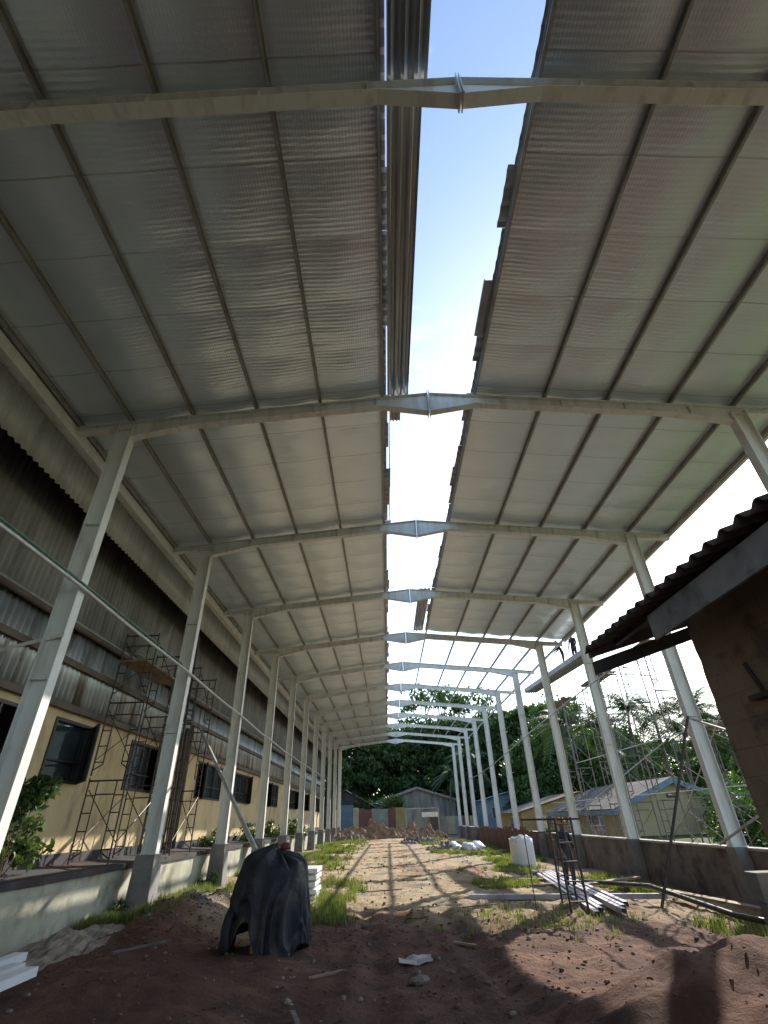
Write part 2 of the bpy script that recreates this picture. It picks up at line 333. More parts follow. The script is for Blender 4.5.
# ------------------------------------------------------------ the steel shed
FY = [2.547+6*k for k in range(-2, 12)]
XL, XR, XC = -5.905, 8.6, 1.275
def rt(x): return 8.86 - .1*abs(x-XC)            # top line of the rafters
shed = thing('steel_shed', 'long cream painted steel portal shed with foil lined roof still open along its ridge', 'shed', (XC, 30, -1.8))
def ibeam(mb, a, b, d, wdt, up):                  # straight I section
    a, b, up = Vector(a), Vector(b), Vector(up)
    mb.bar(a, b, .014, d-.03, up)
    mb.bar(a+up*(d/2-.008), b+up*(d/2-.008), wdt, .014, up); mb.bar(a-up*(d/2-.008), b-up*(d/2-.008), wdt, .014, up)
for k, y in enumerate(FY):
    for x, s in ((XL, 1), (XR, -1)):
        zb = -.54 if x < 0 else -.80
        mb = MB()
        # web across x, flanges facing in and out
        mb.box(x-.165, x+.165, y-.008, y+.008, zb, 8.02)
        mb.box(x-.18, x-.165, y-.11, y+.11, zb, 8.02); mb.box(x+.165, x+.18, y-.11, y+.11, zb, 8.02)
        mb.box(x-.20, x+.20, y-.14, y+.14, zb-.0, zb+.02)
        for zz in (2.2, 5.3): mb.box(x-.163, x+.163, y-.10, y+.10, zz, zz+.012)
        for zz in (7.62, 7.78, 7.94):
            for yy in (-.06, .06): mb.tube([(x+s*.18, y+yy, zz), (x+s*.215, y+yy, zz)], .016, 6)
        for xx in (-.17, .17):
            for yy in (-.12, .12): mb.tube([(x+xx, y+yy, zb+.02), (x+xx, y+yy, zb+.07)], .014, 6)
        c = mb.build('column', M['steel'], shed)
        if x < 0:
            p = MB(); q = random.uniform(-.03, .03)
            p.hexa([(x-.30, y-.30, -2.1), (x+.30+q, y-.30, -2.1), (x+.30+q, y+.30, -2.1), (x-.30, y+.30, -2.1), (x-.24, y-.24, zb), (x+.22, y-.24, zb), (x+.22, y+.24, zb), (x-.24, y+.24, zb)])
            p.build('pedestal', M['pedestal'], c, bevel=.012)
        else:
            p = MB(); p.box(x-.2, x+.13, y-.2, y+.2, -2.5, zb); p.build('pedestal', M['pedestal'], c, bevel=.012)
        # rafter half
        mb = MB(); D = .27
        e = -7.05 if x < 0 else 9.92
        def seg(x0, x1, d0, d1):
            z0, z1 = rt(x0), rt(x1)
            mb.hexa([(x0, y-.007, z0-d0), (x1, y-.007, z1-d1), (x1, y+.007, z1-d1), (x0, y+.007, z0-d0), (x0, y-.007, z0), (x1, y-.007, z1), (x1, y+.007, z1), (x0, y+.007, z0)])
            mb.hexa([(x0, y-.09, z0-.012), (x1, y-.09, z1-.012), (x1, y+.09, z1-.012), (x0, y+.09, z0-.012), (x0, y-.09, z0+.002), (x1, y-.09, z1+.002), (x1, y+.09, z1+.002), (x0, y+.09, z0+.002)])
            mb.hexa([(x0, y-.09, z0-d0-.012), (x1, y-.09, z1-d1-.012), (x1, y+.09, z1-d1-.012), (x0, y+.09, z0-d0-.012), (x0, y-.09, z0-d0+.002), (x1, y-.09, z1-d1+.002), (x1, y+.09, z1-d1+.002), (x0, y+.09, z0-d0+.002)])
        xi = XL+.18*s if x < 0 else XR+.18*s
        seg(min(e, xi) if x < 0 else xi, max(e, xi) if x > 0 else xi, .16 if x < 0 else .22, .22 if x < 0 else .16)
        xh = xi+1.35*s; xm = XC-1.15*s
        seg(min(xi, xh), max(xi, xh), .46 if x < 0 else D, D if x < 0 else .46)
        seg(min(xh, xm), max(xh, xm), D, D)
        xe = XC-.012*s
        seg(min(xm, xe), max(xm, xe), D if x < 0 else .60, .60 if x < 0 else D)
        for xx in np.arange(-4.5, 8, 1.5):          # cleats
            if (x < 0 and xx < XC-1) or (x > 0 and xx > XC+1): mb.box(xx-.003, xx+.003, y-.08, y+.08, rt(xx)-D+.01, rt(xx)-.01)
        rf = mb.build('rafter', M['steel'], shed)
        pl = MB(); pl.box(XC-.012*s-.009*s-.008, XC-.012*s-.009*s+.008, y-.12, y+.12, 8.86-.66, 8.86+.06)
        for zz in (8.3, 8.55, 8.78):
            for yy in (-.07, .07): pl.tube([(XC-.02*s, y+yy, zz), (XC-.05*s, y+yy, zz)], .014, 6)
        pl.build('ridge_plate', M['steel'], rf)
PL = [-7.02, -5.87, -4.43, -2.93, -1.40, .13]; PR = [2.45, 4.15, 5.65, 7.14, 8.62, 9.93]
def cpurlin(x, y0, y1, m, s=1, dz=0):
    z = rt(x)+.004+dz; mb = MB()
    mb.box(x-.003, x+.003, y0, y1, z, z+.135)
    mb.box(min(x, x+.05*s), max(x, x+.05*s), y0, y1, z, z+.004); mb.box(min(x, x+.05*s), max(x, x+.05*s), y0, y1, z+.146, z+.135)
    mb.box(x+.047*s-.002, x+.047*s+.002, y0, y1, z, z+.02)
    return mb.build('purlin', m, shed)
for x in PL: cpurlin(x, -9.5, 68.9, M['purlin'], 1)
for x in PR: cpurlin(x, -9.5, 62.9 if x > 2.5 else 44.9, M['purlin'], -1)
# insulation foil on top of the purlins, and corrugated sheet over it
def foil_sheet(x0, x1, y0, y1, pl):
    nxx = int((x1-x0)/.17); nyy = int((y1-y0)/.10)
    def fn(u, v):
        x = x0+(x1-x0)*u; y = y0+(y1-y0)*v
        f = ((y+100.3)/1.22) % 1
        d = min(abs(x-p) for p in pl); sag = sstep(0, .7, d)
        z = rt(x)+.147 - sag*(.012 + .045*math.sin(math.pi*f)**.7) - .02*sag*(noise.noise(Vector((x*.8, y*1.2, 4)))+.3) - .008*f
        fy = ((y-2.547) % 6); 
        z += .015*sstep(.5, 0, min(fy, 6-fy))
        return (x, y, z)
    mb = MB(); mb.grid(fn, nxx, nyy); return mb.build('insulation', M['foil'], shed, smooth=True)
YEND = 26.35
foil_sheet(-7.5, .16, -9.4, 68.9, PL); foil_sheet(2.43, 10.05, -9.4, YEND, PR)
def roof_sheets(x0, x1, y0, y1, side):
    y = y0; mb = MB()
    while y < y1-.1:
        w_ = min(1.0, y1-y); j = random.choice([0, 0, .03, .06, .1]) + (.12 if random.random() < .08 else 0)
        a0, a1 = (x0, x1+j) if side < 0 else (x0-j, x1)
        n = 11; bl = []
        pts = []
        for i in range(n+1):
            t_ = i/n; pts.append((y+w_*t_, .19 + (.032 if i % 3 == 1 else 0)))
        lift = random.uniform(0, .02)
        for (yy, h) in pts:
            for q in range(5):
                x = a0+(a1-a0)*q/4; bend = -.03*math.sin(math.pi*(yy-y)/w_) if (q == 4 and side < 0) or (q == 0 and side > 0) else 0
                bl.append((x, yy, rt(x)+h+lift+bend*.8))
        mb.add(bl, [(i*5+q, i*5+q+1, (i+1)*5+q+1, (i+1)*5+q) for i in range(n) for q in range(4)])
        y += w_-.0
    return mb.build('roof_sheet', M['sheet'], shed, solid=.004)
roof_sheets(-7.55, .25, -9.4, 68.9, -1); roof_sheets(2.36, 10.1, -9.4, YEND+.1, 1)
# rolled foil end, eave trim and tie pipes
mb = MB(); mb.box(-7.30, -7.06, -9.4, 68.9, 7.74, 8.03); mb.build('eave_beam', M['steel'], shed, bevel=.006)
mb = MB(); mb.box(-7.42, -7.302, -9.4, 68.9, 7.56, 7.72); mb.build('eave_angle', M['purlin'], shed)
mb = MB(); mb.box(9.96, 10.06, -9.4, YEND, 7.98, 8.12); mb.build('eave_beam', M['steel'], shed)
ys_ = np.linspace(4.5, 49, 24)
mb = MB(); mb.tube([(-5.66, y, 3.88-.5*sstep(5, 34, y)+.02*math.sin(y)) for y in ys_], .034, 8); mb.build('tie_pipe', M['pipe'], shed, smooth=True)
mb = MB(); mb.tube([(-5.70, y, 4.00-.5*sstep(5, 34, y)) for y in np.linspace(4.5, 13.8, 5)], .022, 8); mb.build('tie_pipe', M['green'], shed, smooth=True)
mb = MB(); mb.tube([(8.36, y, 4.45-1.2*sstep(16, 52, y)) for y in np.linspace(15.5, 56, 12)], .03, 8); mb.build('tie_pipe', M['galv'], shed, smooth=True)
mb = MB(); mb.bar((-5.7, 8.42, 2.97), (-7.52, 8.9, 2.78), .012, .07); mb.build('wall_tie', M['steel'], shed)
mb = MB(); mb.tube([(8.35, 14.3, 2.12), (8.35, 12.9, 1.62)], .03, 8); mb.build('brace_tube', M['galv'], shed)
mb = MB(); mb.tube([(8.3, 14.75, -.75), (8.7, 12.6, .1)], .03, 8); mb.build('brace_tube', M['galv'], shed)
mb = MB(); mb.tube([(.36, 8.7, 9.02), (.34, 14.7, 9.02)], .02, 6); mb.build('ridge_cable', M['purlin'], shed)

# leftover ridge flashing laid along the open ridge
def flashing(x0, x1, y0, y1, lab, z=None):
    mb = MB(); n = 13; prof = []
    for i in range(n):
        x = x0+(x1-x0)*i/(n-1); h = [0, 0, .035, .035][i % 4]
        prof.append((x, h))
    vs_ = [(x, y, (z or rt(x)+.10)+h) for y in (y0, (y0+y1)/2, y1) for x, h in prof]
    mb.add(vs_, [(j*n+i, j*n+i+1, (j+1)*n+i+1, (j+1)*n+i) for j in range(2) for i in range(n-1)])
    mb.box(x0-.012, x0-.002, y0, y1, (z or rt(x0)+.10)-.05, (z or rt(x0)+.10)+.03)
    return top('ridge_flashing', mb, M['flash'], lab, 'roof flashing', solid=.003)
flashing(.285, .86, -6, 2.62, 'dark ribbed metal flashing strip over the topmost rafter, reaching the top edge of the photo')
flashing(.285, .80, 2.64, 8.6, 'dark ribbed metal flashing strip between the first two rafters beside the open ridge')
flashing(.35, .62, 8.72, 9.6, 'short stub of metal flashing just beyond the second rafter', z=9.0)
flashing(1.72, 2.25, 20.7, 26.6, 'bundle of ribbed flashing lying on the far rafters at the torn right roof edge', z=8.95)
mb = MB(); mb.box(2.20, 2.52, 5.6, 6.9, 8.935, 8.95); mb.box(2.20, 2.225, 5.6, 6.9, 8.951, 8.985)
top('loose_sheet', mb, M['sheet'], 'loose metal sheet sticking out of the right roof edge between the first two rafters', 'metal sheet')

mb = MB(); mb.hexa([(-7.50, -9.4, 7.72), (-7.31, -9.4, 7.72), (-7.31, 68.9, 7.72), (-7.50, 68.9, 7.72), (-7.50, -9.4, 8.16), (-7.31, -9.4, 8.17), (-7.31, 68.9, 8.17), (-7.50, 68.9, 8.16)]); mb.build('eave_closure', M['steel'], shed)
# ------------------------------------------------------------ factory building on the left
fac = thing('factory_building', 'long factory building with grey corrugated cladding over a cream rendered wall of dark windows', 'building', (-9, 30, -.55))
def corr_x(mb, x, y0, y1, z0, z1, pitch=.19, amp=.022, n=8, nz_=1, jag=0):
    cnt = int((y1-y0)/pitch*n)
    for i in range(cnt+1):
        y = y0+i*pitch/n; xx = x+amp*math.sin(2*math.pi*y/pitch)
        zl = z0 + (jag*.5*math.sin(2*math.pi*y/pitch) if jag else 0)
        mb.v += [(xx, y, zl), (xx, y, z1)]
    mb.f += [(2*i, 2*i+2, 2*i+3, 2*i+1) for i in range(cnt)]
mb = MB(); corr_x(mb, -7.48, -8, 66, 2.42, 4.15, .2, .03); mb.build('cladding', M['wallsheet'], fac, smooth=True, solid=.004)
mb = MB(); corr_x(mb, -8.15, -8, 66, 4.0, 7.68, .2, .03); mb.build('upper_cladding', M['upsheet'], fac, smooth=True, solid=.004)
mb = MB(); corr_x(mb, -7.25, -8, 68.5, 6.62, 7.68, .2, .022, jag=.02); mb.build('fascia_sheet', M['fascia'], fac, smooth=True, solid=.004)
mb = MB(); mb.box(-8.14, -7.38, -8, 66, 4.16, 4.28); mb.build('ledge', M['upsheet'], fac)
mb = MB(); mb.tube([(-7.33, y, 4.12) for y in (-8, 30, 66)], .07, 10); mb.build('gutter', M['girt'], fac, smooth=True)
for z in (3.36, 2.44):
    mb = MB(); mb.box(-7.45, -7.36, -8, 66, z-.07, z+.07); mb.build('girt', M['girt'], fac)
WIN = [(4.6, 7.6), (8.6, 11.25), (11.75, 13.3), (15.6, 18.3), (21.6, 24.9), (27.0, 30.4), (34.4, 38.2), (42.4, 46.2), (50.2, 54.0), (58.6, 62)]
ZB, ZT = .93, 2.22
segs = []; prev = -8
mb = MB()
for a, b in WIN:
    mb.box(-7.75, -7.5, prev, a, -.5, 2.40)
    mb.box(-7.75, -7.5, a, b, -.5, ZB); mb.box(-7.75, -7.5, a, b, ZT, 2.40); prev = b
mb.box(-7.75, -7.5, prev, 66, -.5, 2.40)
mb.build('wall', M['cream'], fac)
mb = MB(); mb.box(-14, -7.76, 65.9, 66, -1.7, 7.8); mb.box(-14, -7.27, -8, 66, 7.685, 7.715); mb.box(-14, -13.9, -8, 65.9, -1.7, 7.9); mb.build('rear_shell', M['upsheet'], fac)
mb = MB(); mb.box(-13.8, -7.76, -8, 65.8, -.6, -.5); mb.build('inner_floor', M['upsheet'], fac)
for i, (a, b) in enumerate(WIN):
    fr = MB(); x0, x1 = -7.62, -7.47
    for yy in (a, b-.07): fr.box(x0, x1, yy, yy+.07, ZB, ZT)
    fr.box(x0, x1, a+.07, b-.07, ZB, ZB+.07); fr.box(x0, x1, a+.07, b-.07, ZT-.07, ZT)
    n = max(1, round((b-a)/1.25)); st = (b-a)/n
    for q in range(1, n): fr.box(x0+.01, x1-.01, a+q*st-.03, a+q*st+.03, ZB+.07, ZT-.07)
    fr.box(x0+.02, x1-.02, a+.07, b-.07, ZB+.42, ZB+.455)
    wf = fr.build('window', M['dark'], fac)
    pn = MB(); 
    for q in range(n):
        if q == n-1 and i % 2 == 1: continue
        pn.box(-7.575, -7.565, a+q*st+.035, a+(q+1)*st-.035, ZB+.05, ZT-.05)
    pn.build('pane', M['glass'], wf)
    if i >= 1:
        # sash swung open, hinged at its far edge
        h = Vector((-7.46, b-.05 if i % 2 else a+st, 0)); an = R(random.choice([28, 40, 55]))
        dx, dy = math.sin(an)*1.05, -math.cos(an)*1.05
        A = Vector((h.x, h.y, 0)); B_ = Vector((h.x+dx*.55, h.y+dy, 0))
        ss = MB()
        for P in (A, B_): ss.bar((P.x, P.y, ZB+.03), (P.x, P.y, ZT-.03), .05, .05)
        for zz in (ZB+.05, ZT-.05): ss.bar((A.x, A.y, zz), (B_.x, B_.y, zz), .045, .05)
        so = ss.build('sash', M['dark'], wf)
        g_ = MB(); g_.bar((A.x, A.y, (ZB+ZT)/2), (B_.x, B_.y, (ZB+ZT)/2), .008, ZT-ZB-.14); g_.build('sash_glass', M['glass'], wf)
mb = MB(); mb.box(-7.56, -7.44, -8, 66, -.80, -.42); mb.build('plinth', M['plinth'], fac, bevel=.01)
for yy in (19.6, 33.3): mb = MB(); mb.tube([(-7.25, yy, 3.2), (-7.25, yy, -.6)], .09, 10); mb.build('downpipe', M['girt'], fac, smooth=True)
# kerb / apron wall below the factory
ap = thing('apron_wall', 'low cracked pale concrete apron wall at the foot of the factory, partly sunlit', 'wall', (-6.7, 30, -1.9))
mb = MB()
def apf(u, v):
    y = -6+72*u; return None
n = 140; P = []
for i in range(n+1):
    y = -6+70*i/n; j = .03*noise.noise(Vector((y*.7, 0, 0))); zt = -.82+.03*noise.noise(Vector((y*.5, 2, 0)))
    P += [(-6.42+j*.6, y, -2.1), (-6.42+j, y, zt), (-6.62+j, y, zt+.01), (-6.62, y, -2.1)]
mb.add(P, [(4*i+k, 4*i+4+k, 4*i+5+k, 4*i+1+k) for i in range(n) for k in range(3)]); mb.build('face', M['conc'], ap)
mb = MB(); n = 120; P = []
for i in range(n+1):
    y = -6+70*i/n; e = -6.36+.03*noise.noise(Vector((y*1.7, 5, 0)))
    P += [(e, y, -.815), (e, y, -.70), (-7.0, y, -.66), (-7.45, y, -.62), (-7.45, y, -.9)]
mb.add(P, [(5*i+k, 5*i+5+k, 5*i+6+k, 5*i+1+k) for i in range(n) for k in range(4)]); mb.build('apron_slab', M['plinth'], ap)

# ------------------------------------------------------------ right boundary wall
bw = thing('boundary_wall', 'dark stained block wall with a pale sunlit top, between the right columns', 'wall', (8.85, 40, -2.3))
mb = MB(); n = 90; P = []
for i in range(n+1):
    y = 4.3+68*i/n; jt = .015*noise.noise(Vector((y, 0, 0)))
    P += [(8.74, y, -2.6), (8.74, y, -.88+jt), (8.96, y, -.88+jt), (8.96, y, -2.6)]
mb.add(P, [(4*i+k, 4*i+4+k, 4*i+5+k, 4*i+1+k) for i in range(n) for k in range(3)]+[(0, 1, 2, 3)]); mb.build('wall_face', M['block'], bw)
mb = MB(); mb.box(8.70, 9.0, 4.3, 72.3, -.875, -.815); mb.build('coping', M['coping'], bw, bevel=.01)
rf_ = thing('rusty_fence', 'rusty brown board fence standing before the far end of the block wall', 'fence', (8.2, 40, -2.1))
mb = MB()
y = 33.
while y < 52:
    h = random.uniform(-.75, -.55); mb.box(8.18+random.uniform(-.02, .02), 8.21, y, y+random.uniform(.5, .75), -2.1, h); y += .78
mb.build('boards', M['rust'], rf_)
mb = MB(); mb.box(8.22, 8.28, 33, 52.5, -.95, -.87); mb.box(8.22, 8.28, 33, 52.5, -1.7, -1.62); mb.build('rail', M['rust'], rf_)

# ------------------------------------------------------------ hut at the right edge
hut = thing('hut', 'dark brown rendered hut with a corrugated fibre cement roof at the right edge', 'hut', (3.6, 3, -1.7))
SL = .33; HX = 2.3; HZ = 1.56
def hz(x): return HZ+SL*(x-HX)
mb = MB(); ny = int((5.5+3)/.184*10); 
vs_ = []
for j in range(ny+1):
    y = -3+j*.0184; wv = .030*math.sin(2*math.pi*y/.184)
    for x in (HX-.03, 3.2, 4.2, 5.2): vs_.append((x+(.012*noise.noise(Vector((y*3, 0, 0))) if x < 2.5 else 0), y, hz(x)+wv))
mb.add(vs_, [(j*4+i, j*4+i+1, (j+1)*4+i+1, (j+1)*4+i) for j in range(ny) for i in range(3)])
mb.build('roof', M['hutroof'], hut, smooth=True, solid=.009)
mb = MB(); mb.hexa([(2.93, -3, -1.9), (5.2, -3, -1.9), (5.2, 4.55, -1.9), (2.93, 4.55, -1.9), (2.93, -3, hz(2.93)-.16), (5.2, -3, hz(5.2)-.16), (5.2, 4.55, hz(5.2)-.16), (2.93, 4.55, hz(2.93)-.16)])
hwall = mb.build('wall', M['hutwall'], hut, bevel=.02)
sub = hwall.modifiers.new('sub', 'SUBSURF'); sub.subdivision_type = 'SIMPLE'; sub.levels = sub.render_levels = 5
tx = bpy.data.textures.new('render_chips', 'CLOUDS'); tx.noise_scale = .12
dm = hwall.modifiers.new('disp', 'DISPLACE'); dm.texture = tx; dm.texture_coords = 'GLOBAL'; dm.strength = .035
mb = MB(); mb.hexa([(2.40, -3, 1.27), (2.425, -3, 1.27), (2.425, 4.22, 1.27), (2.40, 4.22, 1.27), (2.40, -3, 1.49), (2.425, -3, 1.49), (2.425, 4.22, 1.49), (2.40, 4.22, 1.49)])
mb.build('fascia_board', M['hutboard'], hut)
mb = MB()
for y in (-1.5, .2, 1.9, 3.6): mb.hexa([(2.43, y, 1.42), (5, y, 1.42+SL*2.57), (5, y+.06, 1.42+SL*2.57), (2.43, y+.06, 1.42), (2.43, y, 1.5), (5, y, 1.5+SL*2.57), (5, y+.06, 1.5+SL*2.57), (2.43, y+.06, 1.5)])
for i, x in enumerate((2.55, 3.3, 4.2)): mb.box(x, x+.05, -3, 5.3, hz(x)-.09, hz(x)-.045)
mb.build('roof_framing', M['dark'], hut)
mb = MB(); mb.hexa([(2.19, 5.08, 1.20), (4.6, 5.08, 1.20+.30*2.41), (4.6, 5.14, 1.20+.30*2.41), (2.19, 5.14, 1.20), (2.19, 5.08, 1.33), (4.6, 5.08, 1.33+.30*2.41), (4.6, 5.14, 1.33+.30*2.41), (2.19, 5.14, 1.33)])
mb.build('barge_board', M['dark'], hut)
mb = MB(); mb.hexa([(2.30, 5.40, 1.455), (4.6, 5.40, 1.455+.27*2.3), (4.6, 5.44, 1.455+.27*2.3), (2.30, 5.44, 1.455), (2.30, 5.40, hz(2.3)-.04), (4.6, 5.40, hz(4.6)-.04), (4.6, 5.44, hz(4.6)-.04), (2.30, 5.44, hz(2.3)-.04)])
mb.build('rake_board', M['hutroof'], hut)
mb = MB(); mb.box(2.84, 2.93, 3.72, 3.98, .70, .735); mb.bar((2.90, 3.86, .72), (2.90, 3.95, .98), .02, .03); mb.build('wall_bracket', M['dark'], hut)
mb = MB(); vs_ = [(2.915, 3.16+.10*math.cos(t_), .86+.19*math.sin(t_)) for t_ in np.linspace(0, 2*math.pi, 20, endpoint=False)]
mb.add(vs_+[(2.885, v[1], v[2]) for v in vs_], [tuple(range(19, -1, -1)), tuple(range(20, 40))]+[(i, (i+1) % 20, 20+(i+1) % 20, 20+i) for i in range(20)]); mb.build('hole_patch', M['dark'], hut)  # raised dark oval standing in for the dark inside of a hole
cs = thing('concrete_stub', 'grey concrete stub wall beside the hut corner at the right edge', 'concrete block', (3.1, 4.9, -1.7))
mb = MB(); mb.box(2.86, 3.6, 4.72, 4.88, -.62, -.43); mb.build('cap', M['pedestal'], cs, bevel=.01)
mb = MB(); mb.box(2.88, 3.6, 4.75, 4.86, -1.7, -.622); mb.build('body', M['pedestal'], cs, bevel=.01)

# ------------------------------------------------------------ scaffolds
def frame_mb(w_=.9, h=1.75, y=0, z=0, lad=.22, sides=2):
    mb = MB(); r = .021 if sides == 2 else .03
    for x in (0, w_): mb.tube([(x, y, z), (x, y, z+h)], r, 6)
    mb.tube([(0, y, z+h-.06), (w_, y, z+h-.06)], r, 6); mb.tube([(lad, y, z+h-.35), (w_-lad, y, z+h-.35)], r*.8, 6)
    for x, o in ((lad, 0), (w_-lad, w_))[:sides]:
        mb.tube([(x, y, z+.25), (x, y, z+h-.35), (x, y, z+h-.06)], r*.8, 6)
        for q in range(4): mb.tube([(x, y, z+.3+q*.36), (o, y, z+.3+q*.36)], r*.7, 6)
        mb.tube([(x, y, z+.25), (o, y, z+.12)], r*.7, 6)
    return mb
def scaffold(levels, bay, m, label, loc, rz=0, group=None, plank=None, w_=.9):
    t_ = thing('scaffold_tower', label, 'scaffold', (0, 0, 0), group)
    for lv in range(levels):
        for y in (0, bay): frame_mb(w_, 1.75, y, lv*1.8, sides=2 if m is M['dkpipe'] else 1).build('frame', m, t_)
        for x in (0, w_):
            b = MB(); b.tube([(x, .02, lv*1.8+.35), (x, bay-.02, lv*1.8+1.5)], .013, 5); b.build('cross_brace', m, t_)
            b = MB(); b.tube([(x+.028, .02, lv*1.8+1.5), (x+.028, bay-.02, lv*1.8+.35)], .013, 5); b.build('cross_brace', m, t_)
    if plank is not None:
        for pz in plank:
            b = MB(); b.box(.06, w_-.06, -.25, bay+.3, pz, pz+.045); b.build('platform', M['wood'], t_)
    t_.location = loc; t_.rotation_euler.z = rz
    return t_
scaffold(3, 2.1, M['dkpipe'], 'dark rusted scaffold tower against the cream wall between the first and second left columns', (-7.25, 13.4, -.68), plank=[4.5])
scaffold(3, 1.7, M['dkpipe'], 'dark scaffold tower against the factory just behind the second left column', (-7.2, 16.9, -.68), plank=None)
mb = MB(); mb.tube([(-6.75, 17.7, -.68), (-6.8, 17.5, 5.9)], .035, 8); top('scaffold_pole', mb, M['dkpipe'], 'tall dark pole standing upright beside the second left scaffold tower', 'pole')
mb = MB(); mb.tube([(-6.9, 18.3, -.7), (-6.9, 18.3, 2.9)], .10, 10); top('post', mb, M['girt'], 'thick dark post at the factory wall behind the second left column', 'post')
mb = MB(); mb.tube([(-6.75, 18.9, 3.05), (-2.42, 10.7, -.40)], .045, 10); top('leaning_pole', mb, M['pipe'], 'long grey pole slanting from the left scaffold down to the black tarp', 'pole')
SCF = [(10.5, 19.6, 4), (10.5, 15.0, 2), (10.6, 24.6, 4), (10.6, 30.6, 4)]
SLB = ['tall thin scaffold tower seen under the hut roof left of the tall right column', 'lower thin scaffold tower behind the tall right column beside the hut',
       'thin scaffold tower behind the third right column, under the high trough', 'farthest scaffold tower, in front of the tin roof of the yellow house']
for (x, y, n), lb in zip(SCF, SLB):
    scaffold(n, 2.4, M['scaftube'], lb, (x, y, -1.35), plank=[n*1.8-.02] if n == 4 else [3.6], group='scaffold towers outside the right wall')  # first tower's top planks are unseen, added to break up sun on the near ground
# long rails linking them, one thing each
for (a, b, lb) in [((10.5, 13, 2.3), (10.5, 30, 2.35), 'long level scaffold rail at mid height outside the right wall'),
                   ((10.45, 15, .55), (10.45, 36, .6), 'long level scaffold rail low above the block wall'),
                   ((10.5, 20, 2.2), (10.4, 33, -.3), 'scaffold tube slanting down to the left behind the third right column'),
                   ((10.4, 14, 3.8), (10.4, 20.5, -.4), 'scaffold tube slanting across the gable of the cream house'),
                   ((9.9, 18.3, 4.2), (9.9, 26, 6.3), 'scaffold tube rising toward the high trough')]:
    mb = MB(); mb.tube([a, b], .022, 6); top('scaffold_tube', mb, M['galv'], lb, 'scaffold tube')
mb = MB(); mb.tube([(8.25, 14.15, 2.15), (6.2, 14.3, -1.95)], .035, 8); top('prop_pole', mb, M['dkpipe'], 'dark pole propped from the tall right column down to the ground', 'pole')
# trough under the far right eave, used as a walkway
tr = MB(); A = Vector((10.25, 24.0, 6.62)); B_ = Vector((10.25, 35.4, 7.25))
tr.bar(A, B_, .84, .02); tr.bar(A+Vector((-.42, 0, .12)), B_+Vector((-.42, 0, .12)), .02, .26); tr.bar(A+Vector((.42, 0, .12)), B_+Vector((.42, 0, .12)), .02, .26)
for i in range(5): tr.bar(A+Vector((-.32+.16*i, 0, -.035)), B_+Vector((-.32+.16*i, 0, -.035)), .05, .05)
top('gutter_trough', tr, M['sheet'], 'long metal gutter trough slung under the far right eave with two workers on it', 'gutter')
# two ladder frames with the rungs near the standing worker
lf = thing('ladder_frame', 'dark ladder frame scaffold standing in the middle right of the yard before the worker', 'scaffold', (3.9, 13.2, -1.9))
for (x, y, w_, zt) in ((3.74, 12.9, .36, -.06), (3.92, 14.1, .34, -.06)):
    mb = MB()
    for xx in (x, x+w_): mb.tube([(xx, y, -1.95), (xx, y, zt)], .026, 8)
    for z in np.arange(-1.55, -.1, .34): mb.box(x, x+w_, y-.03, y+.03, z-.012, z+.012)
    mb.build('frame', M['dkpipe'], lf)
mb = MB(); mb.tube([(3.0, 13.0, -.08), (4.3, 12.9, -.1)], .022, 6); mb.tube([(3.2, 13.0, -.32), (3.9, 12.9, -.33)], .012, 6); mb.build('guard_rail', M['dkpipe'], lf)
for a, b in (((3.76, 12.9, -.15), (3.94, 14.1, -1.3)), ((4.08, 12.9, -1.3), (4.24, 14.1, -.2)), ((3.05, 13.1, -.1), (3.1, 13.2, -1.95))):
    mb = MB(); mb.tube([a, b], .011, 6); mb.build('cross_brace', M['dkpipe'], lf)

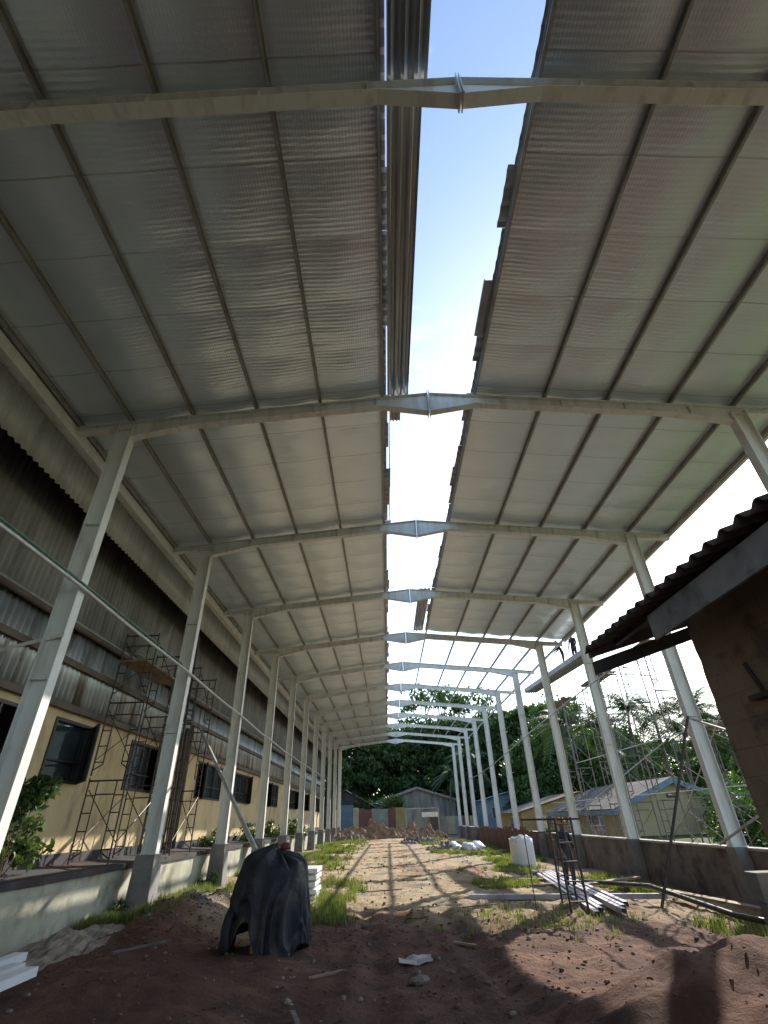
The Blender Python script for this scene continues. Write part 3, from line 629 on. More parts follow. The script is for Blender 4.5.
# ------------------------------------------------------------ people
def person(label, loc, rz, pose, helmet=None, h=1.66):
    t_ = thing('person', label, 'person', (0, 0, 0))
    s = h/1.75
    J = dict(pel=(0, 0, .95), bel=(0, .01, 1.12), che=(0, .0, 1.33), nk=(0, .02, 1.49), hd0=(0, .03, 1.57), hd1=(0, .04, 1.68),
             shL=(-.19, 0, 1.42), elL=(-.25, .03, 1.14), wrL=(-.24, .17, .92), haL=(-.23, .22, .85),
             shR=(.19, 0, 1.42), elR=(.25, .03, 1.14), wrR=(.24, .17, .92), haR=(.23, .22, .85),
             hiL=(-.10, 0, .90), knL=(-.12, .03, .49), anL=(-.13, -.02, .09), toL=(-.14, .14, .035),
             hiR=(.10, 0, .90), knR=(.12, .03, .49), anR=(.13, -.02, .09), toR=(.14, .14, .035))
    J.update(pose)
    rad = dict(pel=.135, bel=.125, che=.145, nk=.055, hd0=.075, hd1=.095, shL=.065, elL=.045, wrL=.032, haL=.035, shR=.065, elR=.045, wrR=.032, haR=.035,
               hiL=.095, knL=.062, anL=.045, toL=.04, hiR=.095, knR=.062, anR=.045, toR=.04)
    ks = list(J); E_ = [('pel', 'bel'), ('bel', 'che'), ('che', 'nk'), ('nk', 'hd0'), ('hd0', 'hd1'), ('che', 'shL'), ('shL', 'elL'), ('elL', 'wrL'), ('wrL', 'haL'),
         ('che', 'shR'), ('shR', 'elR'), ('elR', 'wrR'), ('wrR', 'haR'), ('pel', 'hiL'), ('hiL', 'knL'), ('knL', 'anL'), ('anL', 'toL'), ('pel', 'hiR'), ('hiR', 'knR'), ('knR', 'anR'), ('anR', 'toR')]
    # fingers: four short chains and a thumb off each palm
    for sd_ in 'LR':
        H = Vector(J['ha'+sd_]); Wv = Vector(J['wr'+sd_]); d = (H-Wv).normalized(); side = d.cross(Vector((0, 0, 1))).normalized()
        for i, ln in enumerate((.055, .065, .06, .048)):
            o_ = H+side*(i-1.5)*.020+d*.02; e = o_+d*ln+Vector((0, 0, -.012))
            n1, n2 = f'f{i}a{sd_}', f'f{i}b{sd_}'; J[n1] = tuple(o_); J[n2] = tuple(e); rad[n1] = .010; rad[n2] = .008; ks += [n1, n2]; E_ += [('ha'+sd_, n1), (n1, n2)]
        n1 = 'th'+sd_; J[n1] = tuple(Wv+d*.05+side*(-.055)); rad[n1] = .010; ks.append(n1); E_.append(('ha'+sd_, n1))
    me = bpy.data.meshes.new('skeleton'); me.from_pydata([Vector(J[k])*s for k in ks], [(ks.index(a), ks.index(b)) for a, b in E_], [])
    tmp = bpy.data.objects.new('skeleton', me); col.objects.link(tmp)
    sk = tmp.modifiers.new('skin', 'SKIN'); sv = me.skin_vertices[0].data
    for i, k in enumerate(ks): sv[i].radius = (rad[k]*s*(1.15 if k in ('che', 'pel', 'bel') else 1), rad[k]*s*(.8 if k in ('che', 'pel', 'bel') else 1)); sv[i].use_root = (k == 'pel')
    ss = tmp.modifiers.new('sub', 'SUBSURF'); ss.levels = ss.render_levels = 2
    dg = bpy.context.evaluated_depsgraph_get(); nm = bpy.data.meshes.new_from_object(tmp.evaluated_get(dg))
    bpy.data.objects.remove(tmp)
    nm.materials.clear()
    for k in ('skin', 'shirt', 'trousers', 'rubber'): nm.materials.append(M[k])
    el = [Vector(J[k])*s for k in ('elL', 'elR')]; pz = J['pel'][2]*s; nz_ = J['nk'][2]*s
    for p in nm.polygons:
        c = p.center; mi = 1
        if c.z > nz_+.005: mi = 0
        elif c.z < .10*s: mi = 3
        elif c.z < pz+.03 and abs(c.x) < .21*s: mi = 2
        if min((c-Vector(J[k])*s).length for k in ('haL', 'haR', 'wrL', 'wrR')) < .12*s: mi = 0
        p.material_index = mi; p.use_smooth = True
    b = bpy.data.objects.new('body', nm); col.objects.link(b); b.parent = t_
    hd = Vector(J['hd1'])*s
    if helmet:
        mb = MB(); 
        for lat in range(6):
            r_ = .125*math.cos(lat/5*math.pi/2); zz = hd.z+.02+.125*math.sin(lat/5*math.pi/2)
            for q in range(16): a = q/16*2*math.pi; mb.v.append((hd.x+r_*math.cos(a), hd.y+r_*1.1*math.sin(a)+(.03 if lat == 0 and math.sin(a) > .5 else 0), zz))
        mb.f = [(l*16+q, l*16+(q+1) % 16, (l+1)*16+(q+1) % 16, (l+1)*16+q) for l in range(5) for q in range(16)]
        mb.build('helmet', M[helmet], t_, smooth=True, solid=.006)
    else:
        mb = MB()
        for lat in range(6):
            r_ = .108*math.cos(lat/5*math.pi/2); zz = hd.z+.0+.115*math.sin(lat/5*math.pi/2)
            for q in range(14): a = q/14*2*math.pi; mb.v.append((hd.x+r_*math.cos(a), hd.y-.015+r_*math.sin(a), zz))
        mb.f = [(l*14+q, l*14+(q+1) % 14, (l+1)*14+(q+1) % 14, (l+1)*14+q) for l in range(5) for q in range(14)]
        mb.build('hair', M['rubber'], t_, smooth=True, solid=.01)
    # small face
    mb = MB(); f_ = hd+Vector((0, .10, -.03)); mb.add([f_+Vector((-.012, -.01, -.015)), f_+Vector((.012, -.01, -.015)), f_+Vector((0, .022, -.01)), f_+Vector((0, -.01, .03))], [(0, 1, 2), (1, 3, 2), (3, 0, 2), (0, 3, 1)]); mb.build('nose', M['skin'], t_)
    t_.location = loc; t_.rotation_euler.z = rz
    return t_
person('worker in dark clothes and an orange helmet standing behind the ladder frame', (5.08, 17.0, gz(5.08, 17)), R(200), {}, helmet='orange')
st = dict(elL=(-.30, .10, 1.16), wrL=(-.2, .3, 1.22), haL=(-.17, .36, 1.25), elR=(.3, .12, 1.18), wrR=(.16, .32, 1.25), haR=(.12, .38, 1.28))
person('worker in dark clothes standing on the gutter trough, nearer the hut roof', (10.40, 26.3, 6.78), R(120), dict(knL=(-.13, .08, .49), anL=(-.15, -.05, .09), toL=(-.17, .1, .035)))
person('worker in grey clothes bending on the gutter trough, farther from the hut roof', (10.2, 27.6, 6.86), R(70), dict(bel=(0, .05, 1.12), che=(0, .13, 1.30), nk=(0, .20, 1.44), hd0=(0, .23, 1.50), hd1=(0, .27, 1.59), shL=(-.18, .14, 1.37), shR=(.18, .14, 1.37), elL=(-.22, .26, 1.14), elR=(.22, .26, 1.14), wrL=(-.15, .42, 1.05), wrR=(.15, .42, 1.05), haL=(-.13, .48, 1.04), haR=(.13, .48, 1.04)))

# ------------------------------------------------------------ tarp covered mixer
tp = thing('covered_machine', 'cement mixer hidden under a draped black tarp on the dirt in the left foreground', 'machine', (-2.3, 10.5, -1.75))
def tarpf(u, v):
    a = u*2*math.pi; ca, sa = math.cos(a), math.sin(a)
    n1 = noise.noise(Vector((ca*1.3, sa*1.3, v*1.2+2))); n2 = noise.noise(Vector((ca*3.1, sa*3.1, v*1.3+5)))
    rd = abs(noise.noise(Vector((ca*4.5+3*n1, sa*4.5, v*.9+1)))); fold = (-.20*rd+.03)*sstep(.1, .8, v)
    prof = .46*sstep(0, .22, v)**.8 + .29*v**1.0
    rx = prof*(1.0+.06*max(0, -ca)*v)+fold*.8+.16*n1*v+.05*n2; ry = prof*.85+fold+.12*n1*v
    cx_, cy_ = -1.98-.06*v, 10.45
    hem = -1.62 + .22*noise.noise(Vector((ca*1.6, sa*1.6, 8))) - .30*math.exp(-((a-5.0)/.45)**2) + .26*math.exp(-((a-4.35)/.22)**2)
    hem = max(hem, -1.76)
    top_ = -.36 + .07*n2 - .07*ca*(1-v)
    z = top_ + (hem+.36)*(sstep(-.1, 1.0, v)*.3+.7*v**1.25) + .035*n2*math.sin(v*9)
    return (cx_+rx*ca, cy_+ry*sa, z)
mb = MB(); mb.grid(tarpf, 221, 80); mb.build('tarp', M['tarp'], tp, smooth=True, solid=.006)
mb = MB(); mb.tube([(-2.18, 10.02, -1.78), (-2.16, 10.1, -1.15)], .04, 8); mb.build('leg', M['orange'], tp)
mb = MB(); mb.tube([(-1.85, 10.7, -1.75), (-1.85, 10.7, -1.15)], .05, 8); mb.build('leg', M['orange'], tp)
def wheel(c, r_, wd):
    mb = MB(); n = 24; vs_ = []
    for i in range(n):
        a = i/n*2*math.pi
        for rr, dd in ((r_*.6, -wd), (r_*.95, -wd), (r_, 0), (r_*.95, wd), (r_*.6, wd)): vs_.append((c[0]+dd, c[1]+rr*math.cos(a), c[2]+rr*math.sin(a)))
    mb.add(vs_, [(i*5+k, i*5+k+1, ((i+1) % n)*5+k+1, ((i+1) % n)*5+k) for i in range(n) for k in range(4)]+[(i*5+4, i*5, ((i+1) % n)*5, ((i+1) % n)*5+4) for i in range(n)]); return mb
wheel((-2.58, 10.05, -1.45), .28, .06).build('wheel', M['rubber'], tp, smooth=True)
wheel((-1.45, 10.6, -1.45), .28, .06).build('wheel', M['rubber'], tp, smooth=True)
mb = MB(); mb.tube([(-2.3, 10.5, -1.1), (-2.05, 10.5, -.95), (-1.8, 10.5, -1.1)], .30, 14); mb.build('drum', M['dkpipe'], tp, smooth=True)
mb = MB()
def blob(mb, c, r_, seed, nx_=10, ny_=7, sq=(1, 1, 1)):
    def fn(u, v):
        a = u*2*math.pi; b = (v-.5)*math.pi; d = Vector((math.cos(a)*math.cos(b), math.sin(a)*math.cos(b), math.sin(b)))
        k = r_*(1+.45*noise.noise(d*1.6+Vector((seed, 0, 0))))
        return (c[0]+d.x*k*sq[0], c[1]+d.y*k*sq[1], c[2]+d.z*k*sq[2])
    return mb.grid(fn, nx_+1, ny_)
blob(mb, (-1.84, 10.4, -.34), .08, 3, sq=(1.3, 1, .7)); top('red_cloth', mb, M['red'], 'crumpled dark red cloth lying on top of the black tarp', 'cloth', smooth=True)
# ------------------------------------------------------------ steel, boards, foam
def chan(mb, a, b, w_, h_, t_=.006):
    a, b = Vector(a), Vector(b); d = (b-a).normalized(); r_ = d.cross(Vector((0, 0, 1))).normalized(); u = r_.cross(d)
    mb.bar(a+u*h_/2, b+u*h_/2, w_, t_); mb.bar(a+r_*w_/2, b+r_*w_/2, t_, h_); mb.bar(a-r_*w_/2, b-r_*w_/2, t_, h_)
    return mb
for i, (a, b, lb) in enumerate([((-5.35, 4.6, -1.48), (-5.2, 9.0, -1.46), 'farthest of the three pale steel channels at the lower left edge'), ((-4.97, 4.6, -1.48), (-4.82, 8.35, -1.46), 'middle one of the three pale steel channels at the lower left edge'),
        ((-4.60, 4.6, -1.48), (-4.45, 8.0, -1.44), 'nearest and brightest of the three pale steel channels at the lower left edge')]):
    top('steel_channel', chan(MB(), a, b, .19, .09), M['white'], lb, 'steel channel', 'steel channels at the lower left edge')
for i in range(6):
    a = (5.40+i*.13+.02*(i%2), 22.6-.3*(i%3), -1.78); b = (4.10+i*.17+.03*(i%2), 12.4+.35*((i*7)%3), -1.70+.01*i)
    top('long_purlin', chan(MB(), a, b, .10, .10), M['pur'], ['leftmost', 'second from the left', 'third from the left', 'fourth from the left', 'fifth from the left', 'rightmost'][i]+' of the steel purlins fanned before the white roll', 'steel purlin', 'purlins fanned on the ground')
top('steel_section', chan(MB(), (1.95, 15.2, -1.66), (6.6, 14.7, -1.72), .10, .10), M['pur'], 'long pale steel section lying across the yard in front of the boards', 'steel section')
for i, (a, b, w_, lb) in enumerate([((2.6, 17.6, -1.70), (5.6, 18.0, -1.74), .3, 'grey board lying crosswise just behind the long pale steel section'), ((3.0, 20.0, -1.72), (5.3, 19.4, -1.76), .28, 'dark board under the purlins in front of the white roll'),
        ((3.6, 22.0, -1.75), (5.4, 21.2, -1.72), .3, 'dark board right at the foot of the white roll'), ((5.2, 17.2, -1.72), (7.6, 18.6, -1.7), .25, 'pale board lying to the right of the purlins'),
        ((7.2, 18.2, -1.8), (7.9, 10.0, -1.75), .22, 'long sunlit board lying along the foot of the block wall')]):
    mb = MB(); mb.bar(a, b, w_, .05); top('board', mb, M['wetwood'] if i in (1, 2) else M['wood'], lb, 'board')
mb = MB(); mb.tube([(5.6, 19.5, -1.78), (6.6, 15.5, -1.6), (6.3, 11.5, -1.65), (6.9, 9, -1.7)], .05, 8); top('black_pipe', mb, M['dkpipe'], 'black pipe lying on the ground beside the purlins toward the block wall', 'pipe', smooth=True)
# white roll of insulation
ir = thing('insulation_roll', 'tall white roll of insulation standing upright in front of the block wall', 'roll', (5.62, 24.9, -1.95))
def roll(u, v):
    a = u*2*math.pi*3.1; r_ = .50-.018*u*3.1; return (5.62+r_*math.cos(a)*(1+.02*noise.noise(Vector((a, v, 0)))), 24.9+r_*math.sin(a), -1.95+1.12*v+.015*math.sin(a*5)*v)
mb = MB(); mb.grid(roll, 150, 8); mb.build('wound_sheet', M['white'], ir, smooth=True, solid=.006)
mb = MB()
for i in range(26): blob(mb, (5.62+random.uniform(-.36, .36), 24.9+random.uniform(-.36, .36), -.86+random.uniform(-.05, .08)), .12, i*3.1, 6, 5)
mb.build('crumpled_top', M['white'], ir)
for i in range(5):
    mb = MB(); o = random.uniform(-.05, .05); mb.box(-3.2+o*.6, -1.98+o*.6, 16.2, 17.4, -1.75+i*.15, -1.75+i*.15+.10)
    top('foam_slab', mb, M['white'], ['bottom', 'second from the bottom', 'third from the bottom', 'fourth from the bottom', 'topmost'][i]+' white slab in the stack behind the black tarp', 'foam slab', 'white slabs stacked behind the tarp', bevel=.01)
# ------------------------------------------------------------ debris
def pile(name, cx_, cy_, rx, ry, h, m, label, cat, seed, n=90, base=-1.75):
    mb = MB()
    def fn(u, v):
        x, y = (u*2-1), (v*2-1); d = math.hypot(x, y)
        z = h*max(0, 1-d**1.5)*(1+1.0*noise.noise(Vector((x*3.4, y*3.4, seed))))+h*.55*noise.noise(Vector((x*7, y*7, seed)))+h*.35*noise.noise(Vector((x*17, y*17, seed)))*(1-d if d < 1 else 0)
        return (cx_+x*rx, cy_+y*ry, base+z-(.1 if d > .97 else 0))
    mb.grid(fn, n, n); return top(name, mb, m, label, cat, smooth=False)
pile('dirt_pile', -2.2, 66, 5.6, 3, 1.15, M['soil'], 'long low brown earth heap before the coloured fence at the far end', 'dirt pile', 3)
pile('dirt_pile', 3.2, 67, 3.4, 2.5, 1.0, M['soil'], 'smaller earth heap with weeds on top in front of the grey house', 'dirt pile', 9)
pile('rubble_pile', -4.3, 61, 2.2, 2, .7, M['rubble'], 'grey rubble heap at the left end of the long earth heap', 'rubble pile', 13)
pile('rubble_pile', 2.6, 50, 1.8, 2, .5, M['rubble'], 'dark rubble and weeds heap in the middle distance right of the bare path', 'rubble pile', 21)
pile('rubble_pile', 4.2, 38, 2.0, 2.4, .35, M['rubble'], 'low grey debris heap beside the white sacks', 'rubble pile', 27)
pile('rubble_pile', -5.5, 10.9, .7, 2.4, .13, M['rubble'], 'small stony heap at the foot of the pale apron wall', 'rubble pile', 31, base=-1.65)
for i, (x, y) in enumerate([(4.1, 37.0), (4.9, 36.4), (5.6, 37.4)]):
    mb = MB(); blob(mb, (x, y, -1.55), .45, i*5+1, 14, 9, (1, 1, .5)); mb.v = [(a+.12*noise.noise(Vector((a*6, b*6, c*6))), b, c+.16*noise.noise(Vector((a*5, b*5, c*5+4)))) for a, b, c in mb.v]; top('white_sack', mb, M['white'], ['leftmost white sack of the heap beside the grass on the right', 'middle white sack of the heap beside the grass on the right', 'rightmost white sack of the heap beside the grass on the right'][i], 'sack', 'white sacks', smooth=True)
mb = MB()
for i in range(1100):
    x = random.gauss(0, 3.6); y = random.uniform(6.5, 34); r_ = abs(random.gauss(.0, .017))+.008
    if -6.2 < x < 8.3 and not (x > 1.3 and y < 8.5): blob(mb, (x, y, gz(x, y)+r_*.3), r_, i*1.3, 6, 5, (1, 1, .7))
tag(mb.build('gravel', M['rubble']), 'loose small stones and clods scattered over the dirt yard', 'gravel', kind='stuff')
mb = MB()
for i in range(2600):
    x = random.gauss(.4, 3.0) if i % 3 else random.gauss(-4.2, .7); y = 4.2+9*random.random()**1.2 if i % 3 else random.gauss(13.2, 2.2); r_ = abs(random.gauss(.0, .013))+.007
    if -6.0 < x < 7.5: blob(mb, (x, y, gz(x, y)+r_*.1), r_*(.6 if y < 6.5 else 1), i*2.7+.5, 6, 5, (1.2, 1, .6))
tag(mb.build('dirt_clods', M['clod']), 'reddish crumbly clods of earth strewn over the shaded foreground', 'dirt clods', kind='stuff')
for i, (x, y, r_) in enumerate([(.55, 13.0, .16), (-.5, 12.6, .07), (.35, 8.6, .10)]):
    mb = MB(); blob(mb, (x, y, gz(x, y)+r_*.3), r_, 40+i, 12, 8, (1.3, 1, .6)); top('stone', mb, M['rubble'] if i else M['soil'], ['brown clod lying at the edge of the sunlit path', 'small stone lying near the tarp at the shade edge', 'grey stone in the shaded foreground dirt'][i], 'stone')
mb = MB(); mb.grid(lambda u, v: (.1+.5*u, 9.4+.45*v+.12*u, gz(.1+.5*u, 9.4+.45*v+.12*u)+.03+.05*noise.noise(Vector((u*3, v*3, 0)))*math.sin(math.pi*u)), 16, 10); top('crumpled_paper', mb, M['coping'], 'crumpled pale scrap lying on the dark foreground dirt', 'scrap', solid=.004)
for i, (x, y, a, ln, lb) in enumerate([(-.9, 8.9, .5, .5, 'short stick lying in front of the tarp'), (-1.0, 6.9, 1.9, .35, 'small offcut of board in the shaded dirt at the bottom left'), (1.3, 10.6, 2.6, .6, 'narrow board offcut near the shade edge right of the path'),
        (-3.9, 10.0, .8, .9, 'pale thin lath lying left of the tarp'), (2.0, 13.9, .2, .8, 'board offcut lying before the long pale section'), (-.2, 17.5, .1, 1.1, 'thin lath across the sunlit path'), (.7, 21, 3.0, .9, 'weathered board on the sunlit path farther back')]):
    d = Vector((math.cos(a), math.sin(a), 0))*ln/2; mb = MB(); z = gz(x, y)+.03; mb.bar(Vector((x, y, z))-d, Vector((x, y, z+.02))+d, .05, .025); top('offcut', mb, M['wetwood'] if i % 2 else M['wood'], lb, 'wood offcut')
# old bare frame like a goal in front of the grey house
gf = thing('goal_frame', 'thin pale rectangular frame of poles standing before the grey house', 'frame', (5, 70, -1.7))
for x in (2.2, 6.2): mb = MB(); mb.tube([(x, 70, -1.7), (x, 70, 1.1)], .05, 6); mb.build('post', M['coping'], gf)
mb = MB(); mb.tube([(2.2, 70, 1.1), (6.2, 70, 1.1)], .05, 6); mb.build('crossbar', M['coping'], gf)
# net hanging from the factory gutter
def netf(u, v):
    y = 13.4+2.9*u; z = 4.35+(1.75*u**1.4)*(1-v)+.05*math.sin(u*20); x = -7.25-.1*math.sin(v*3)+.1*noise.noise(Vector((u*4, v*4, 0)))
    return (x, y, z-.25*math.sin(math.pi*u)*(1-v))
mb = MB(); mb.grid(netf, 40, 16); top('hanging_net', mb, M['net'], 'pale torn sheet hanging behind the green pipe high on the factory wall', 'net', smooth=True)

# ------------------------------------------------------------ houses
def gable(name, label, cx_, cy_, w_, d_, h, rise, wallm, roofm, trimm, rz=0, along='x', over=.5, windows=(), base=-1.7, door=None):
    t_ = thing(name, label, 'house', (0, 0, 0)); b = MB()
    W, D_ = w_/2, d_/2
    # ridge runs along y; gable faces -y
    b.add([(-W, -D_, 0), (W, -D_, 0), (W, -D_, h), (0, -D_, h+rise), (-W, -D_, h), (-W, D_, 0), (W, D_, 0), (W, D_, h), (0, D_, h+rise), (-W, D_, h)],
          [(0, 1, 2, 3, 4), (6, 5, 9, 8, 7), (1, 6, 7, 2), (5, 0, 4, 9)]); b.build('wall', wallm, t_)
    r_ = MB(); sl = rise/W
    for s in (-1, 1):
        e = W+over; n = 40; vs_ = []
        for j in range(n*2+1):
            y = -D_-over+(d_+2*over)*j/(n*2); wv = .03*(j % 2)
            vs_ += [(0, y, h+rise+.08+wv), (s*e, y, h-sl*over+.08+wv)]
        r_.add(vs_, [(2*j, 2*j+1, 2*j+3, 2*j+2) for j in range(n*2)])
    r_.build('roof', roofm, t_, solid=.02)
    if trimm:
        for s in (-1, 1):
            f = MB(); e = W+over
            f.hexa([(0, -D_-over-.04, h+rise-.20), (s*e, -D_-over-.04, h-sl*over-.20), (s*e, -D_-over+.02, h-sl*over-.20), (0, -D_-over+.02, h+rise-.20), (0, -D_-over-.04, h+rise+.07), (s*e, -D_-over-.04, h-sl*over+.07), (s*e, -D_-over+.02, h-sl*over+.07), (0, -D_-over+.02, h+rise+.07)])
            f.build('barge_board', trimm, t_)
            f = MB(); f.box(s*e-.03, s*e+.03, -D_-over, D_+over, h-sl*over-.18, h-sl*over+.05); f.build('fascia', trimm, t_)
    for (side, c, z0, ww, hh) in windows:
        f = MB(); p = MB()
        if side == 'front': f.box(c-ww/2-.07, c+ww/2+.07, -D_-.04, -D_-.005, z0-.07, z0+hh+.07); p.box(c-ww/2, c+ww/2, -D_-.05, -D_-.042, z0, z0+hh)
        else: f.box(-W-.04, -W-.005, c-ww/2-.07, c+ww/2+.07, z0-.07, z0+hh+.07); p.box(-W-.05, -W-.042, c-ww/2, c+ww/2, z0, z0+hh)
        wf = f.build('window', M['coping'] if z0 < 2 else M['dark'], t_); p.build('pane', M['glass'], wf)
        if side != 'front':
            for q in range(4):
                bb = MB(); bb.box(-W-.06, -W-.052, c-ww/2+ww*(q+.5)/4-.02, c-ww/2+ww*(q+.5)/4+.02, z0, z0+hh); bb.build('mullion', M['coping'], wf)
    t_.location = (cx_, cy_, base); t_.rotation_euler.z = rz
    return t_
gable('house', 'cream house with a light blue trimmed gable and brown tin roof behind the block wall', 16.3, 38, 6.8, 11, 1.9, 1.3, M['hcream'], M['hroof'], M['hblue'], rz=R(2), windows=(('front', 0, 2.35, .6, .12), ('side', -2.2, .5, 2.2, 1.0), ('side', 2.3, .5, 1.6, 1.0)), base=-1.65)
gable('house', 'yellow house with a low rusty tin roof left of the cream house', 17.5, 56, 11, 9, 1.75, 1.35, M['hyellow'], M['hroof'], None, windows=(('front', -3.5, .5, 1.4, .9), ('front', -.6, .5, 1.4, .9), ('side', -1, .4, 2, 1)), base=-1.5)
gable('house', 'small blue painted house seen between the far right columns', 16.5, 78, 8, 7, 3.3, .9, M['hblue'], M['hblue'], None, windows=(('front', -2.3, 1.3, 1, 1.2), ('front', .2, 1.3, 1, 1.2)), base=-1.5)
gable('house', 'grey weathered house with a shallow zinc gable at the end of the yard', 4.3, 86, 11, 9, 4.0, 1.6, M['hgrey'], M['zinc'], M['hgrey'], windows=(('front', 1.2, .2, 3.4, 2.3),), base=-1.7)
gable('house', 'dark roofed shed at the far left end of the yard', -5.6, 80, 8.5, 8, 3.0, 2.2, M['droof'], M['droof'], None, windows=(), base=-1.7)
gable('shack', 'little shack with a grey tin roof among the coloured fence panels', -1.6, 78, 4.2, 3, 3.0, .6, M['fgreen'], M['zinc'], None, windows=(), base=-1.7)
cf = thing('sheet_fence', 'patchwork fence of coloured metal sheets across the far end of the yard', 'fence', (0, 74, -1.7))
cols = ['fbeige', 'fblue', 'fbeige', 'fbrown', 'fred', 'fgreen', 'fgreen', 'fred', 'fbrown', 'fyel', 'fgreen', 'hgrey', 'hgrey', 'fbrown', 'hgrey', 'fbeige', 'fgreen', 'fbrown', 'fbeige']
x = -7.2
for i, c in enumerate(cols):
    w_ = [1.1, 1.6, .7, .8, .9, 1.0, 1.1, .5, .5, 1.2, .9, 1.3, 1, 1, 1.2, 1, 1, 1, 1][i]; mb = MB(); n = int(w_/.1); vs_ = []
    ht = 1.35+random.uniform(-.15, .15)+(.4 if c == 'fblue' else 0)
    if x > 3.5: ht = .2
    for j in range(n*2+1): xx = x+w_*j/(n*2); vs_ += [(xx, 74+.025*(j % 2), -1.75), (xx, 74+.025*(j % 2), ht)]
    mb.add(vs_, [(2*j, 2*j+2, 2*j+3, 2*j+1) for j in range(n*2)])
    p = mb.build('panel', M[c], cf, solid=.01); p['label'] = {'fred': 'dull red fence panel', 'fblue': 'blue fence panel', 'fyel': 'yellow fence panel', 'fgreen': 'pale green fence panel', 'fbeige': 'beige fence panel', 'fbrown': 'brown fence panel', 'hgrey': 'grey fence panel'}[c]
    x += w_

# ------------------------------------------------------------ vegetation
def fast_mesh(name, V, n_per, m):
    nf = len(V)//n_per; me = bpy.data.meshes.new(name)
    me.vertices.add(len(V)); me.vertices.foreach_set('co', np.asarray(V, dtype=np.float32).ravel())
    me.loops.add(nf*n_per); me.loops.foreach_set('vertex_index', np.arange(nf*n_per, dtype=np.int32))
    me.polygons.add(nf); me.polygons.foreach_set('loop_start', np.arange(0, nf*n_per, n_per, dtype=np.int32)); me.polygons.foreach_set('loop_total', np.full(nf, n_per, dtype=np.int32))
    me.materials.append(m); me.update(); me.validate(); return me
def leaves(centers, size, rg):
    n = len(centers); a = rg.normal(size=(n, 3)); a /= np.linalg.norm(a, axis=1)[:, None]
    b = rg.normal(size=(n, 3)); b -= (a*b).sum(1)[:, None]*a; b /= np.linalg.norm(b, axis=1)[:, None]
    s = (size*rg.uniform(.6, 1.3, n))[:, None]
    q = np.stack([centers-a*s, centers+b*s*.45, centers+a*s, centers-b*s*.45], 1)
    return q.reshape(-1, 3)
def crown_pts(rg, h, r, n_cl, per, spread=1.0, zlo=.3):
    out = []; cl = []
    for i in range(n_cl):
        a = rg.uniform(0, 2*np.pi); t_ = rg.uniform(0, 1); z = h*(zlo+(1-zlo)*t_)
        rr = r*math.sqrt(max(.05, 1-((t_-.4)/.66)**2))*rg.uniform(.35, 1)**.6
        c = np.array([rr*math.cos(a), rr*math.sin(a), z]); cl.append(c)
        d = rg.normal(size=(per, 3)); d /= np.linalg.norm(d, axis=1)[:, None]
        out.append(c+d*(rg.uniform(.05, 1, per)**.45)[:, None]*np.array([1, 1, .62])*r*.25*spread*rg.uniform(.55, 1.5))
    return np.concatenate(out), cl
def make_tree(h, r, seed, m, n_cl=46, per=130, leaf=.26, zlo=.28, name='tree'):
    rg = np.random.default_rng(seed); t_ = bpy.data.objects.new(name, None); col.objects.link(t_)
    P, cl = crown_pts(rg, h, r, n_cl, per, 1, zlo)
    me = fast_mesh('crown', leaves(P, leaf, rg), 4, m); o = bpy.data.objects.new('crown', me); col.objects.link(o); o.parent = t_
    mb = MB(); mb.tube([(0, 0, -.4), (.1, 0, h*.2), (-.05, .1, h*.45), (0, 0, h*.8)], h*.026, 8, h*.008)
    for c in cl[:18]:
        z0 = min(c[2]*.75, h*.7); mb.tube([(0, 0, z0*.8), (c[0]*.5, c[1]*.5, z0), tuple(c)], h*.009, 5, h*.003)
    mb.build('trunk', M['bark'], t_, smooth=True)
    return t_
def make_palm(h, seed, n_fr=22, fl=3.6, lean=.6):
    rg = np.random.default_rng(seed); t_ = bpy.data.objects.new('palm_tree', None); col.objects.link(t_)
    mb = MB(); pts = [(lean*(k/8)**2, 0, -.3+(h+.3)*k/8) for k in range(9)]; mb.tube(pts, .19, 8, .11); mb.build('trunk', M['palmbark'], t_, smooth=True)
    V = []; top_ = np.array([lean, 0, h])
    for i in range(n_fr):
        a = i*2.399+rg.uniform(-.2, .2); el = rg.uniform(-.25, 1.25); L_ = fl*rg.uniform(.8, 1.1); d = np.array([math.cos(a), math.sin(a), 0])
        side = np.array([-d[1], d[0], 0]); prev = None; n = 26
        for k in range(n+1):
            s = k/n; hor = L_*(math.cos(el)*s + .12*s*s); zz = L_*(math.sin(el)*s - (.55+.25*rg.random()*0+.18*(1.2-el))*s*s)
            p = top_+d*hor+np.array([0, 0, zz])
            if prev is not None:
                V += [prev+side*.02, p+side*.02, p-side*.02, prev-side*.02]
                ln = .75*math.sin(math.pi*(.12+.85*s))*fl/3.6
                for sg in (-1, 1):
                    tip = p+side*sg*ln*.75+d*ln*.42+np.array([0, 0, -ln*(.35+.2*rg.random())])
                    q = (p-prev)*.33
                    V += [p-q, p+q, tip+q*.3, tip]
            prev = p
    me = fast_mesh('crown', V, 4, M['palm']); o = bpy.data.objects.new('crown', me); col.objects.link(o); o.parent = t_
    return t_
def place(proto, first, x, y, z, rz, s, label, cat, group=None):
    o = proto if first else copy_tree(proto)
    o.location = (x, y, z); o.rotation_euler = (0, 0, rz); o.scale = (s, s, s)
    return tag(o, label, cat, group)
TA = make_tree(12, 5.4, 1, M['leafA'], 150, 110, .34, .04); TB = make_tree(12, 4.8, 2, M['leafA'], 130, 110, .34, .05); TC = make_tree(9, 4.4, 3, M['leafB'], 110, 100, .28, .03)
TD = make_tree(15, 5.2, 4, M['leafB'], 50, 80, .26, .30)
G = 'dark broadleaf trees closing the far end of the yard'
used = set()
def T(p, *a):
    place(p, p.name not in used, *a); used.add(p.name)
